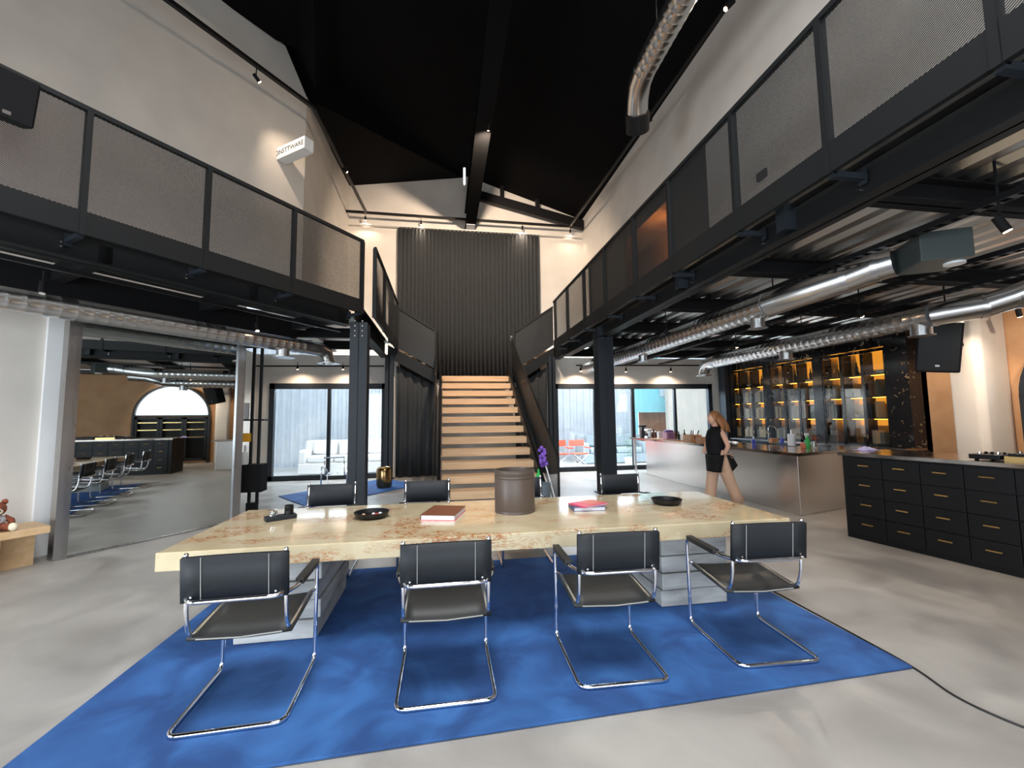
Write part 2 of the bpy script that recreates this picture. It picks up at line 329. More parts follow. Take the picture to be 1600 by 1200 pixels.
# ------------------------------------------------------------------ yard outside
struct(MB().b2((-9, YB+.2, -.22), (12, 22, -.02)).build('floor_yard', 'yard_paving'))
def fence(x0, x1, y, h, lab):
    p = []; x = x0; k = 0
    while x < x1:
        p += [(x, y, 0), (x+.10, y, 0), (x+.14, y+.06, 0), (x+.24, y+.06, 0)]; x += .28
    m_ = MB()
    for a, b in zip(p, p[1:]): m_.extr([a, b, (b[0], b[1], h), (a[0], a[1], h)], (0, .012, 0))
    return tag(m_.build('corrugated_fence', 'fence_metal'), lab, 'fence')
fence(-8, -1.0, 15.6, 5.2, 'pale ribbed metal fence behind the white sofa in the yard')
fence(3.0, at(986, 650, y=16.2).x, 16.2, 5.2, 'pale ribbed metal fence behind the red folding chairs')
def sofa(x0, x1, y, mt, lab):
    s = thing('sofa', lab, 'sofa', ((x0+x1)/2, y, -.02)); L = x1-x0
    MB().b2((x0, y-.45, 0), (x1, y+.5, .34)).build('base', mt, s, bevel=.04)
    MB().b2((x0, y+.22, .34), (x1, y+.52, .98)).build('backrest', mt, s, bevel=.06)
    for sx in (x0, x1-.24): MB().b2((sx, y-.45, .3), (sx+.24, y+.3, .72)).build('armrest', mt, s, bevel=.06)
    n = max(2, int(L/.9)); w = (L-.5)/n
    for i in range(n):
        MB().box((x0+.25+w*(i+.5), y-.08, .44), (w-.02, .75, .20)).build('seat_cushion', mt, s, bevel=.05)
        MB().box((x0+.25+w*(i+.5), y+.16, .76), (w-.06, .2, .44), rot=Matrix.Rotation(-.2, 4, 'X') @ Matrix.Rotation(.06*(-1)**i, 4, 'Y')).build('back_cushion', mt, s, bevel=.07)
    return s
sofa(-4.3, -1.5, 14.0, 'sofa_white', 'white upholstered sofa with plump cushions in the yard, behind the left window')
sofa(4.75, 7.2, 14.6, 'sofa_grey', 'grey upholstered sofa in the yard, behind the right window')
def director_chair():
    s = thing('folding_chair', 'red canvas folding chair in the yard, left of the pair', 'chair')
    f = MB()
    for y in (-.2, .2):
        f.tube([(-.26, y, .02), (.26, y, .44)], .012, 6).tube([(.26, y, .02), (-.26, y, .44)], .012, 6)
    f.tube([(-.27, .2, .44), (-.27, .2, .88)], .012, 6).tube([(.27, .2, .44), (.27, .2, .88)], .012, 6)
    f.build('frame', 'white_paint', s)
    for x in (-.29, .29): MB().b2((x-.03, -.24, .62), (x+.03, .24, .65)).build('armrest', 'red_canvas', s)
    MB().b2((-.26, -.21, .43), (.26, .21, .46)).build('seat', 'red_canvas', s)
    MB().b2((-.28, .19, .68), (.28, .21, .88)).build('backrest', 'red_canvas', s)
    return s
dc = director_chair(); dc.location = (3.72, 13.5, -.02); dc['group'] = 'red folding chairs in the yard'
dup(dc, (4.38, 13.5, -.02), .1, 'red canvas folding chair in the yard, right of the pair', 'red folding chairs in the yard')
tag(MB().b2((at(1003, 650, y=16.9).x, 16.9, -.02), (at(1053, 650, y=16.9).x, 17.2, 3.6)).build('brick_wall', 'brick'), 'brown brick wall seen through the right window', 'wall')
tag(MB().b2((at(991, 640, y=16).x, 16.0, 1.78), (at(1049, 640, y=16).x, 16.15, 4.4)).b2((6.3, 16.15, 4.2), (8.0, 16.8, 4.4)).build('canopy', 'turquoise_panel'), 'turquoise canopy panel above the brick wall in the yard', 'canopy')
tag(MB().b2((at(991, 650, y=15.98).x, 15.86, -.02), (at(991, 650, y=15.98).x+.1, 15.99, 2.7)).build('canopy_post', 'turquoise_panel'), 'turquoise post under the left end of the yard canopy', 'post')
tag(MB().b2((8.55, 15.2, -.02), (11, 15.4, 2.75)).build('yard_wall', 'plaster'), 'plain grey wall behind the rightmost window pane', 'wall')
tag(MB().b2((8.6, 15.6, 2.4), (11, 15.9, 4.6)).build('container_wall', 'fence_metal'), 'pale metal cladding rising above the plain grey yard wall', 'cladding')
pt = thing('potted_shrub', 'leafy green potted shrub just outside the right window', 'plant', (6.0, 13.2, -.02))
MB().lathe([(0, 0), (.13, 0), (.17, .3), (.15, .3), (.14, .26), (0, .26)], (6.0, 13.2, -.02), 16).build('pot', 'white_paint', pt, smooth='auto')
lf = MB()
for i in range(90):
    a = random.uniform(0, 2*PI); r = random.uniform(.02, .18); z = random.uniform(.3, .85); c = V(6.0+r*math.cos(a), 13.2+r*math.sin(a), z)
    d = V(math.cos(a), math.sin(a), random.uniform(-.3, .8)).normalized()*.08; u = d.cross(V(0, 0, 1)).normalized()*.025
    lf.quad(c, c+d*.5+u, c+d, c+d*.5-u)
lf.build('foliage', 'leaf', pt)

# ------------------------------------------------------------------ steel columns
def column(x, y, w, d, z1, lab, plates=True):
    t = thing('steel_column', lab, 'column', (x, y, 0))
    m_ = MB(); m_.b2((x-w/2, y-d/2, 0), (x+w/2, y-d/2+.02, z1)).b2((x-w/2, y+d/2-.02, 0), (x+w/2, y+d/2, z1)).b2((x-.012, y-d/2, 0), (x+.012, y+d/2, z1)).b2((x-w/2+.01, y-d/2+.02, 0), (x-w/2+.02, y+d/2-.02, z1)).b2((x+w/2-.02, y-d/2+.02, 0), (x+w/2-.01, y+d/2-.02, z1))
    m_.build('shaft', 'column_steel', t)
    MB().b2((x-w/2-.05, y-d/2-.05, 0), (x+w/2+.05, y+d/2+.05, .02)).build('base_plate', 'column_steel', t)
    if plates:
        for bx in (-.08, .08):
            for bz in (0, .09, .18, .27): MB().cyl((x+bx*.8, y-d/2-.018, z1+.02-bz), (x+bx*.8, y-d/2, z1+.02-bz), .014, n=8).build('bolt', 'bolt_zinc', t)
    return t
column(-1.52, 7.98, .30, .28, 3.36, 'dark steel column holding the corner of the left mezzanine')
column(3.42, 8.68, .34, .30, 3.55, 'dark steel column in front of the right window')
column(-1.50, 12.05, .22, .20, 3.4, 'dark steel column left of the stair, by the left yard window', False)
column(3.12, 12.05, .2, .20, 3.4, 'dark steel column right of the stair, by the right yard window', False)
column(8.72, 11.95, .32, .3, 3.4, 'black steel column between the yard window and the bar shelves', False)

# ------------------------------------------------------------------ mezzanines
def walkway(name, lab, A, B, n_out, depth, stations, zt=4.86, brackets=True, beamcol='black_steel', mesh='expanded_metal', close=None):
    """edge beam from A to B; n_out points to the void; rail stands .33 outside the beam"""
    A = Vector(A); B = Vector(B); n = Vector(n_out); t = thing(name, lab, 'mezzanine', A); u = (B-A).normalized(); off = .33
    z0, z1 = 3.31, 3.72
    def q(s, o, z): return A+u*s+n*o+V(0, 0, z)
    L = (B-A).length
    m_ = MB(); m_.bar(q(0, -.01, (z0+z1)/2), q(L, -.01, (z0+z1)/2), .02, z1-z0); m_.bar(q(0, 0, z0+.008), q(L, 0, z0+.008), .2, .016); m_.bar(q(0, 0, z1-.008), q(L, 0, z1-.008), .2, .016)
    m_.build('edge_beam', beamcol, t)
    MB().bar(q(0, off, zt-.025), q(L, off, zt-.025), .05, .05).build('top_rail', 'black_steel', t)
    MB().bar(q(0, off, 3.63), q(L, off, 3.63), .045, .24).build('bottom_rail', 'black_steel', t)
    # corrugated deck resting on the beams
    for i, s in enumerate(stations):
        MB().bar(q(s, off, 3.5), q(s, off, zt-.04), .05, .07, up=n).build('post', 'black_steel', t)
        if brackets:
            MB().bar(q(s, off, 3.5), q(s, .01, 3.5), .05, .05).bar(q(s, .03, 3.44), q(s, .03, 3.58), .06, .012, up=n).build('bracket', 'column_steel', t)
            for dz in (.0, -.045): MB().cyl(q(s+.05, .0, 3.47+dz), q(s+.05, .03, 3.47+dz), .011, n=8).build('bolt', 'bolt_zinc', t)
    for s0, s1 in zip(stations, stations[1:]):
        MB().extr([q(s0+.03, off, 3.75), q(s1-.03, off, 3.75), q(s1-.03, off, zt-.05), q(s0+.03, off, zt-.05)], n*.004).build('mesh_panel', mesh, t)
    return t
# right: beam at x = 3.36, rail at x = 3.03
st_r = [0.2]+[at(px, py, x=3.03).y+1.0 for px, py in ((1555, 30), (1290, 170), (1150, 300), (1047, 340), (992, 400), (945, 420), (912, 430), (886, 450))]
wrt = walkway('mezzanine_right', 'black steel mezzanine with mesh railing over the bar', (3.36, -1, 0), (3.36, 11.3, 0), (-1, 0, 0), 6, st_r+[12.15], mesh='expanded_metal')
def deck(name, poly, zc, mt='deck_metal', pitch=.28, axis=0, par=None):
    x0 = min(p[0] for p in poly); x1 = max(p[0] for p in poly); y0 = min(p[1] for p in poly); y1 = max(p[1] for p in poly)
    m_ = MB(); c = y0 if axis == 0 else x0; e = y1 if axis == 0 else x1; pr = []
    while c < e: pr += [(c, zc), (c+pitch*.35, zc), (c+pitch*.5, zc+.055), (c+pitch*.85, zc+.055)]; c += pitch
    for a, b in zip(pr, pr[1:]):
        if axis == 0: m_.quad((x0, a[0], a[1]), (x1, a[0], a[1]), (x1, b[0], b[1]), (x0, b[0], b[1]))
        else: m_.quad((a[0], y0, a[1]), (a[0], y1, a[1]), (b[0], y1, b[1]), (b[0], y0, b[1]))
    m_.bm.normal_update()
    if axis == 0: m_.b2((x0, y0, zc+.06), (x1, y1, zc+.2))
    else: m_.b2((x0, y0, zc+.06), (x1, y1, zc+.2))
    return m_.build(name, mt, par)
deck('deck', [(3.28, -3.8), (9.4, YB)], 3.56, axis=1, par=wrt)
for y in (-.6, 1.1, 2.85, 4.62, 6.40, 8.15, 9.9, 11.6):
    MB().b2((3.37, y-.008, 3.36), (9.4, y+.008, 3.56)).b2((3.37, y-.09, 3.36), (9.4, y+.09, 3.375)).b2((3.37, y-.09, 3.545), (9.4, y+.09, 3.56)).build('cross_beam', 'black_matte', wrt)
for y in (5.35, 3.5): MB().b2((3.22, y-.05, 3.38), (3.36, y+.05, 3.66)).build('stiffener', 'column_steel', wrt)
MB().b2((3.27, YB-.9, 3.36), (3.45, YU, 3.68)).build('rear_beam', 'black_steel', wrt)
# left: the corner at (-1.55, 7.9); the beam runs towards the camera parallel to the mirror wall
LC = V(-1.72, 7.97, 0); LU = V(-.587, -.8096, 0)
st_l = [.02]+[(atp(px, py, (-1.45, 7.81), (-1.45+LU.x, 7.81+LU.y))-LC).dot(LU) for px, py in ((459, 340), (324, 300), (135, 230))]+[6.6, 8.2]
wlt = walkway('mezzanine_left', 'black steel mezzanine with mesh railing along the left wall', LC, LC+LU*9.5, MN, 1.2, st_l)
dk = MB()
for i in range(5):
    o0 = -.02-.26*i
    dk.extr([LC+MN*o0+V(0, 0, 3.56), LC+MN*(o0-.12)+V(0, 0, 3.56), LC+MN*(o0-.12)+LU*9.5+V(0, 0, 3.56), LC+MN*o0+LU*9.5+V(0, 0, 3.56)], (0, 0, .13))
    dk.extr([LC+MN*(o0-.12)+V(0, 0, 3.61), LC+MN*(o0-.26)+V(0, 0, 3.61), LC+MN*(o0-.26)+LU*9.5+V(0, 0, 3.61), LC+MN*(o0-.12)+LU*9.5+V(0, 0, 3.61)], (0, 0, .08))
dk.prism([LC+MN*.1, LC-MN*1.35, (-5.0, 7.7), (-5.0, YB), (-1.75, YB), (-1.8, 8.1)], 3.62, 3.69)
dk.build('deck', 'deck_metal', wlt)
MB().extr([wl(-9, WO+.02, 3.16), wl(3.3, WO+.02, 3.16), wl(3.3, WO+.14, 3.16), wl(-9, WO+.14, 3.16)], (0, 0, .40)).build('wall_beam', 'black_matte', wlt)
MB().bar(LC+MN*-.22+V(0, 0, 3.25), LC+LU*9.4+MN*-.22+V(0, 0, 3.25), .05, .05).build('cable_channel', 'black_satin', wlt)
for s in (.15, 1.75, 3.4, 5.1, 6.9): MB().bar(LC+LU*s+V(0, 0, 3.46), LC+LU*s-MN*1.3+V(0, 0, 3.46), .12, .2).build('cross_beam', 'black_matte', wlt)
# the left mezzanine turns the corner and follows the hall to the stair
walkway('mezzanine_return', 'black steel railing and beam from the left corner column to the stair', (-1.62, 8.05, 0), (-1.62, 12.0, 0), (1, 0, 0), 1.2, [.0, 1.3, 2.6, 3.9], mesh='fine_mesh', brackets=False)
for y in (9.4, 10.9):
    tag(MB().b2((-5.0, y-.06, 3.36), (-1.75, y+.06, 3.56)).build('deck_beam', 'black_matte'), 'black steel beam under the left mezzanine deck, %s' % ('nearer the corner column' if y < 10 else 'nearer the yard window'), 'beam')

# upstairs glazed partition on the right
gp = thing('glazed_partition', 'dark framed partition with an amber lit pane behind the right railing', 'partition', (4.75, 9.8, 3.69))
m_ = MB()
for y in (6.75, 8.0, 10.3, 11.7, 13.0): m_.b2((4.70, y-.05, 3.69), (4.78, y+.05, 6.62))
m_.b2((4.70, 6.72, 6.5), (4.78, 13, 6.62)).b2((4.70, 6.72, 3.69), (4.78, 13, 3.85)).build('frame', 'black_satin', gp)
MB().b2((4.74, 6.75, 3.8), (4.76, 8.0, 6.5)).b2((4.74, 10.3, 3.8), (4.76, 13, 6.5)).b2((4.74, 8.0, 3.8), (4.76, 10.3, 4.95)).b2((4.74, 8.0, 6.26), (4.76, 10.3, 6.5)).build('dark_panel', 'black_satin', gp)
MB().b2((4.745, 8.05, 4.95), (4.755, 10.3, 6.26)).build('pane', 'smoked_glass', gp)
struct(MB().b2((5.9, 6.7, 3.7), (6.0, 13, 6.6)).b2((4.95, 6.6, 3.7), (6.0, 6.7, 6.6)).b2((4.95, 13, 3.7), (6, 13.1, 6.6)).b2((4.93, 6.6, 6.6), (6.0, 13.1, 6.7)).build('wall_upstairs_room', 'terracotta_plaster'))
l = bpy.data.lights.new('upstairs_room_lamp', 'POINT'); l.energy = 45; l.color = (1, .55, .25); l.shadow_soft_size = .2; o = bpy.data.objects.new('upstairs_room_lamp', l); COL.objects.link(o); o.location = (5.4, 9.5, 6.2)

# ------------------------------------------------------------------ roof steel
rb = thing('roof_beam', 'long black steel beam hanging under the roof ridge', 'beam', (.83, 4.5, 7.8))
MB().b2((.66, -4, 7.82), (1.0, YU, 7.84)).b2((.82, -4, 7.84), (.84, YU, 8.4)).b2((.66, -4, 8.4), (1.0, YU, 8.42)).build('i_beam', 'ceiling_black', rb)
MB().b2((.70, 13.1, 7.80), (.98, YU, 7.815)).build('end_plate', 'white_paint', rb)
for y in (1.5, 4.6, 7.6, 10.6, 13.3): MB().b2((.78, y-.06, 8.42), (.88, y+.06, 9.68)).build('hanger', 'black_satin', rb)
tr = thing('rafter', 'black steel rafter sloping down to the right wall at the far end', 'beam', (2.9, 13.3, 8.3))
MB().extr([(.95, 13.35, 9.15), (.95, 13.35, 8.85), (4.7, 13.35, 8.0), (4.7, 13.35, 8.32)], (0, .15, 0)).build('chord', 'black_satin', tr)
for x in (1.9, 3.1): MB().b2((x-.06, 13.35, 9.15-(x-.95)*.22), (x+.06, 13.5, 9.75-(x-.75)*.31)).build('hanger', 'black_satin', tr)
tl = thing('tube_light', 'small bright white tube light on the roof beam at the far end', 'light', (.66, 12.9, 9.0))
MB().b2((.60, 12.85, 8.95), (.66, 12.95, 9.55)).build('housing', 'white_paint', tl)
MB().b2((.59, 12.835, 8.98), (.65, 12.85, 9.52)).build('diffuser', 'tube_white', tl)

# ------------------------------------------------------------------ curtains
def curtain(name, x0, x1, y, z0, z1, lab, amp=.045, per=.17, seed=1, z1b=None):
    rnd = random.Random(seed); m_ = MB(); n = int((x1-x0)/.02); bm = m_.bm; cols = []; ph = 0
    for i in range(n+1):
        x = x0+(x1-x0)*i/n; ph += .02/per*2*PI*rnd.uniform(.7, 1.3)
        cols.append([bm.verts.new((x, y+amp*math.sin(ph)*(.55+.45*k/3), z1+(z0-z1)*k/3)) for k in range(4)]) if z1b is None else cols.append([bm.verts.new((x, y+amp*math.sin(ph)*(.55+.45*k/3), (z1+(z1b-z1)*i/n)*(1-k/3)+z0*k/3)) for k in range(4)])
    for a, b in zip(cols, cols[1:]):
        for k in range(3): bm.faces.new((a[k], b[k], b[k+1], a[k+1]))
    o = m_.build(name, 'curtain_fabric', smooth=True); s = o.modifiers.new('thickness', 'SOLIDIFY'); s.thickness = .008
    return tag(o, lab, 'curtain')
curtain('curtain', -1.47, 3.13, 13.45, 2.85, 7.72, 'tall charcoal pleated curtain hanging behind the top of the stairs', .05, .13, 3)
curtain('curtain', -1.33, -.20, 12.2, .03, 3.12, 'charcoal pleated curtain under the stair landing, left of the steps', .05, .24, 5, 2.52)
curtain('curtain', 2.06, 3.0, 12.2, .03, 2.5, 'charcoal pleated curtain under the stair landing, right of the steps', .05, .24, 6, 3.1)
tag(MB().b2((-2.9, 13.42, 7.74), (4.6, 13.48, 7.78)).build('curtain_rail', 'plaster'), 'pale curtain rail across the far upper wall', 'curtain rail')

# ------------------------------------------------------------------ staircase
stc = thing('staircase', 'straight staircase of thick pale wooden treads on black stringers', 'staircase', (.9, 9.0, 0))
NT = 12; RISE = .2315; RUN = .372; Y0 = 7.95
for i in range(1, NT+1):
    y = Y0+RUN*(i-1); z = RISE*i+.035
    if y < 7.5: continue
    MB().b2((-.05, y, z-.145), (1.84, y+.40, z)).build('tread', 'stair_wood', stc, bevel=.004)
YT = Y0+RUN*NT
MB().b2((-.1, YT+.02, 2.72), (1.9, 13.3, 2.86)).build('landing', 'stair_wood', stc)
for x in (-.10, 1.87):
    sl = RISE/RUN; ya = Y0-.12
    MB().extr([(x-.03, ya, 0), (x-.03, ya, .34), (x-.03, YT, .34+(YT-ya)*sl), (x-.03, YT+.3, 2.86), (x-.03, YT+.3, 2.56), (x-.03, YT, (YT-ya)*sl-.10), (x-.03, ya+.35, 0)], (.06, 0, 0)).build('stringer', 'black_satin', stc)
def stair_rail(x, ylo, par):
    sl = RISE/RUN; zf = lambda y: (y-Y0)*sl+.25
    MB().tube([(x, ylo, zf(ylo)+1.02), (x, YT+.05, zf(YT)+1.02)], .022, 6).tube([(x, ylo, .02), (x, ylo, zf(ylo)+1.02)], .022, 6).build('handrail', 'black_steel', par)
    MB().extr([(x, ylo+.02, zf(ylo)-.05), (x, YT+.05, zf(YT)-.0), (x, YT+.05, zf(YT)+1.0), (x, ylo+.02, zf(ylo)+1.0)], (.004, 0, 0)).build('mesh_panel', 'fine_mesh', par)
    MB().b2((x-.03, YT+.02, 2.8), (x+.03, YT+.08, 4.06)).build('newel_post', 'black_steel', par)
    MB().b2((x-.028, YT-.0, 3.92), (x+.028, YT+.02, 4.08)).build('newel_plate', 'bolt_zinc', par)
stair_rail(2.0, 7.35, stc)
MB().tube([(-.2, 12.0, 2.9), (-.2, 12.0, 4.1)], .022, 6).build('handrail', 'black_steel', stc)
MB().extr([(-.2, 7.9, .1), (-.2, 12.4, 2.9), (-.2, 12.4, 3.95), (-.2, 7.9, 1.15)], (-.004, 0, 0)).build('mesh_panel', 'fine_mesh', stc)
def side_flight(x0, x1, lab):       # from the landing edge x0 (z 2.86) up to the mezzanine x1 (z 3.66)
    t = thing('side_flight', lab, 'staircase', (x0, 12.05, 2.86)); sg = 1 if x1 > x0 else -1; y0, y1 = 12.03, 13.3
    for y in (y0, y1):
        MB().extr([(x0, y, 2.62), (x0, y, 2.98), (x1, y, 3.68), (x1, y, 3.34)], (0, .04, 0)).build('stringer', 'black_steel', t)
    for k in range(1, 5):
        xa = x0+(x1-x0)*(k-1)/4.6; zz = 2.80+.2*k
        MB().b2((xa, y0+.04, zz-.05), (xa+sg*.3, y1, zz)).build('tread', 'stair_wood', t)
    MB().bar((x0, y0, 4.12), (x1, y0, 4.90), .05, .05).build('top_rail', 'black_steel', t)
    MB().extr([(x0, y0, 3.02), (x1, y0, 3.75), (x1, y0, 4.88), (x0, y0, 4.10)], (0, .004, 0)).build('mesh_panel', 'fine_mesh', t)
side_flight(-.26, -1.55, 'short side flight from the stair landing up to the left mezzanine')
side_flight(2.05, 3.2, 'short side flight from the stair landing up to the right mezzanine')

# ================================================================== rug, table, chairs
tag(MB().extr([(-2.02, 2.20, .004), (2.91, 2.36, .004), (2.90, 4.86, .004), (-2.0, 4.86, .004)], (0, 0, .014)).build('rug', 'blue_velvet', bevel=.004), 'large blue velvet rug under the burl dining table', 'rug')
tb = thing('dining_table', 'long burl wood dining table on two stacked slab pedestals', 'table', (.49, 3.82, .02))
MB().b2((-1.86, 3.17, .628), (2.83, 4.50, .75)).build('tabletop', 'burl_wood', tb, bevel=.006)
for x0, x1 in ((-1.46, -.90), (1.80, 2.40)):
    pd = MB().b2((x0+.02, 3.44, .018), (x1-.02, 4.30, .56)).build('pedestal', 'weathered_slab', tb)
    rn = random.Random(int(x0*10))
    for k in range(4):
        dx = rn.uniform(-.02, .02); dy = rn.uniform(-.015, .015)
        MB().b2((x0+dx, 3.40+dy, .022+k*.138), (x1+dx, 4.34+dy, .022+k*.138+.13)).build('slab', 'weathered_slab', pd, bevel=.008)
    MB().b2((x0+.03, 3.47, .574), (x1-.03, 4.27, .628)).build('recess', 'black_matte', pd)

def arc(c, r, a0, a1, u, v, n=5):
    c = Vector(c); u = Vector(u); v = Vector(v)
    return [c+u*r*math.cos(a0+(a1-a0)*i/n)+v*r*math.sin(a0+(a1-a0)*i/n) for i in range(n+1)]
def fillet(pts, r, n=5, closed=False):
    pts = [Vector(p) for p in pts]; out = [] if closed else [pts[0]]; m = len(pts)
    for i in (range(m) if closed else range(1, m-1)):
        p = pts[i]; a = (pts[i-1]-p); b = (pts[(i+1) % m]-p); ra = min(r, a.length*.45, b.length*.45)
        a = p+a.normalized()*ra; b = p+b.normalized()*ra
        out += [a.lerp(p, t).lerp(p.lerp(b, t), t) for t in [k/n for k in range(n+1)]]
    return out if closed else out+[pts[-1]]
def make_chair():
    t = thing('dining_chair', 'x', 'chair'); w = .275
    base = [(-w, -.30, .013), (-w, .295, .013), (-w, .305, .64), (-w, -.14, .64), (-w+.05, -.275, .645), (w-.05, -.275, .645), (w, -.14, .64), (w, .305, .64), (w, .295, .013), (w, -.30, .013)]
    MB().tube(fillet(base, .06, 6, True), .0125, 12, closed=True).build('cantilever_frame', 'chrome', t, smooth=True)
    for s in (-1, 1):
        x = s*(w-.03)
        MB().tube(fillet([(s*w, .305, .46), (x, .26, .455), (x, -.17, .42), (x, -.215, .53), (x, -.245, .875)], .05, 5), .011, 10).build('back_post', 'chrome', t, smooth=True)
        MB().ball((x, -.2455, .878), .0135).build('post_cap', 'chrome', t, smooth=True)
        MB().box((s*w, .09, .659), (.048, .36, .016)).box((s*(w+.018), .09, .645), (.010, .36, .03)).build('armrest', 'seat_leather', t, bevel=.005)
        MB().cyl((x, -.236, .66), (s*(w-.06), -.272, .648), .010, n=8).build('joint', 'chrome', t)
    x = w-.03; sag = 7
    bm_ = MB(); rows = []
    for i in range(sag+1):
        u = -1+2*i/sag; dy = -.022*(1-u*u)*.5
        rows.append([bm_.bm.verts.new((u*(x+.014), -.236-.018-(z-.64)*.09+dy*-1.2, z)) for z in (.635, .75, .868)])
    for a, b in zip(rows, rows[1:]):
        for k in range(2): bm_.bm.faces.new((a[k], b[k], b[k+1], a[k+1]))
    bk = bm_.build('backrest', 'dark_leather', t, smooth=True); so = bk.modifiers.new('thickness', 'SOLIDIFY'); so.thickness = .03; so.offset = -1
    for s in (-1, 1):
        MB().bar((s*.165, -.2485, .638), (s*.165, -.2685, .868), .003, .003).build('stitching', 'thread', t)
        MB().cyl((s*.205, -.256, .668), (s*.205, -.268, .668), .006, n=8).build('snap_button', 'bolt_zinc', t)
    st = MB(); rows = []
    for i in range(7):
        u = -1+2*i/6; dz = -.012*(1-u*u)
        rows.append([st.bm.verts.new((u*(x+.018), y, .458+(y-.25)*.08+dz)) for y in (.26, .05, -.17)])
    for a, b in zip(rows, rows[1:]):
        for k in range(2): st.bm.faces.new((a[k], b[k], b[k+1], a[k+1]))
    se = st.build('seat', 'seat_leather', t, smooth=True); so = se.modifiers.new('thickness', 'SOLIDIFY'); so.thickness = .016
    MB().tube([(-x+.03, -.174, .415), (0, -.174, .405), (x-.03, -.174, .415)], .004, 6).build('seat_piping', 'thread', t)
    return t
ch = make_chair(); G = 'leather cantilever chairs around the dining table'; ch['group'] = G
ch.location = (-1.11, 2.80, .018); ch.rotation_euler = (0, 0, .03)
ch['label'] = 'dark leather chrome cantilever chair, leftmost on the near side of the table'
ZR = .018
dup(ch, (.015, 2.79, ZR), 0, 'dark leather chrome cantilever chair, second from left on the near table side', G)
dup(ch, (1.07, 2.79, ZR), -.03, 'dark leather chrome cantilever chair, third from left on the near table side', G)
dup(ch, (2.13, 2.81, ZR), -.05, 'dark leather chrome cantilever chair, rightmost on the near side of the table', G)
for x, a, nm in ((-1.23, PI+.03, 'leftmost'), (-.19, PI, 'second from left'), (.90, PI-.03, 'third from left'), (2.17, PI+.02, 'rightmost')):
    dup(ch, (x, 4.84, ZR), a, 'dark leather chrome cantilever chair across the table, %s of the far row' % nm, G)

# ------------------------------------------------------------------ things on the table
TT = .75
tr = tag(MB().box((-1.40, 4.02, TT+.019), (.24, .10, .036), rz=.55).build('tray', 'dark_leather', bevel=.006), 'small dark rectangular tray at the left of the table', 'tray')
gl = thing('glass_candle_holder', 'faceted clear glass holder on the left end of the tray', 'candle holder', (-1.455, 3.99, TT+.04))
gm = MB(); gm.lathe([(.0, 0), (.028, .002), (.040, .018), (.042, .032), (.032, .050), (.020, .052), (.026, .034), (.02, .014), (0, .012)], (-1.455, 3.99, TT+.04), 9).build('glass_body', 'clear_glass', gl)
MB().ball((-1.455, 3.99, TT+.064), .016).build('stopper', 'chrome', gl, smooth=True)
cd = thing('candle', 'black ribbed candle jar on the right end of the tray', 'candle', (-1.345, 4.055, TT+.038))
MB().lathe([(0, 0), (.036, 0), (.036, .03), (.034, .033), (.036, .036), (.036, .075), (.032, .076), (.031, .06), (0, .058)], (-1.345, 4.055, TT+.038), 24).build('jar', 'black_satin', cd, smooth='auto')
MB().cyl((-1.345, 4.055, TT+.095), (-1.345, 4.055, TT+.103), .002, n=6).build('wick', 'black_matte', cd)
def bowl(x, y, r, h, lab):
    return tag(MB().lathe([(0, 0), (r*.72, 0), (r*.9, h*.35), (r, h), (r*.93, h), (r*.82, h*.4), (r*.55, h*.22), (0, h*.2)], (x, y, TT), 36).build('bowl', 'black_satin', smooth='auto'), lab, 'bowl')
bowl(-.625, 3.93, .15, .052, 'round black bowl holding small sweets, left of the brown book')
for i, (dx, dy, mt) in enumerate(((-.07, .01, 'bench_wood'), (.01, .03, 'white_paint'), (.04, .01, 'terrazzo_red'), (.065, .045, 'white_paint'), (.02, -.03, 'terrazzo_red'))):
    tag(MB().ball((-.625+dx, 3.93+dy, TT+.024), .013, 1.2, .9, .8).build('sweet', mt, smooth=True), ('tan', 'white', 'red', 'white', 'red')[i]+' wrapped sweet in the left black bowl, '+('at its left end', 'nearest its middle', 'right of its middle', 'farthest right', 'nearest the front rim')[i], 'sweet', 'sweets in the left black bowl')
bowl(2.15, 3.92, .145, .05, 'round black bowl standing empty at the right of the table')
def book(name, c, d, rz, cover, z, lab, cat='book', t=.004):
    w, l, h = d; x, y = c; b = thing(name, lab, cat, (x, y, z)); 
    def bx(cx, cy, cz, sx, sy, sz): 
        r = Matrix.Rotation(rz, 3, 'Z'); p = r @ V(cx, cy, 0); return MB().box((x+p.x, y+p.y, z+cz), (sx, sy, sz), rz=rz)
    bx(0, 0, h/2, w-.012, l-.012, h-2*t).build('pages', 'paper', b)
    bx(0, 0, t/2, w, l, t).build('back_cover', cover if cover != 'brown_cover' else 'pink_cover', b); bx(0, 0, h-t/2, w, l, t).build('front_cover', cover, b)
    bx(-w/2+t/2, 0, h/2, t, l, h).build('spine', cover, b); return b
bb = book('book', (.0, 3.88), (.30, .40, .045), -.28, 'brown_cover', TT, 'thick brown covered book left of the brown leather bin')
book('book', (1.32, 3.88), (.30, .22, .035), -.06, 'blue_cover', TT, 'blue bound book lying under the pink magazine')
mg = book('magazine', (1.34, 3.89), (.30, .23, .014), .42, 'pink_cover', TT+.0355, 'pink and orange magazine lying across the blue book', 'magazine', .002)
r = Matrix.Rotation(.42, 3, 'Z'); p = r @ V(.05, .02, 0)
MB().box((1.34+p.x, 3.89+p.y, TT+.0502), (.19, .18, .0008), rz=.42).build('cover_print', 'orange_cover', mg)
bn = thing('leather_bin', 'tall brown leather cylinder bin standing on the table', 'bin', (.645, 3.92, TT))
R_ = .185
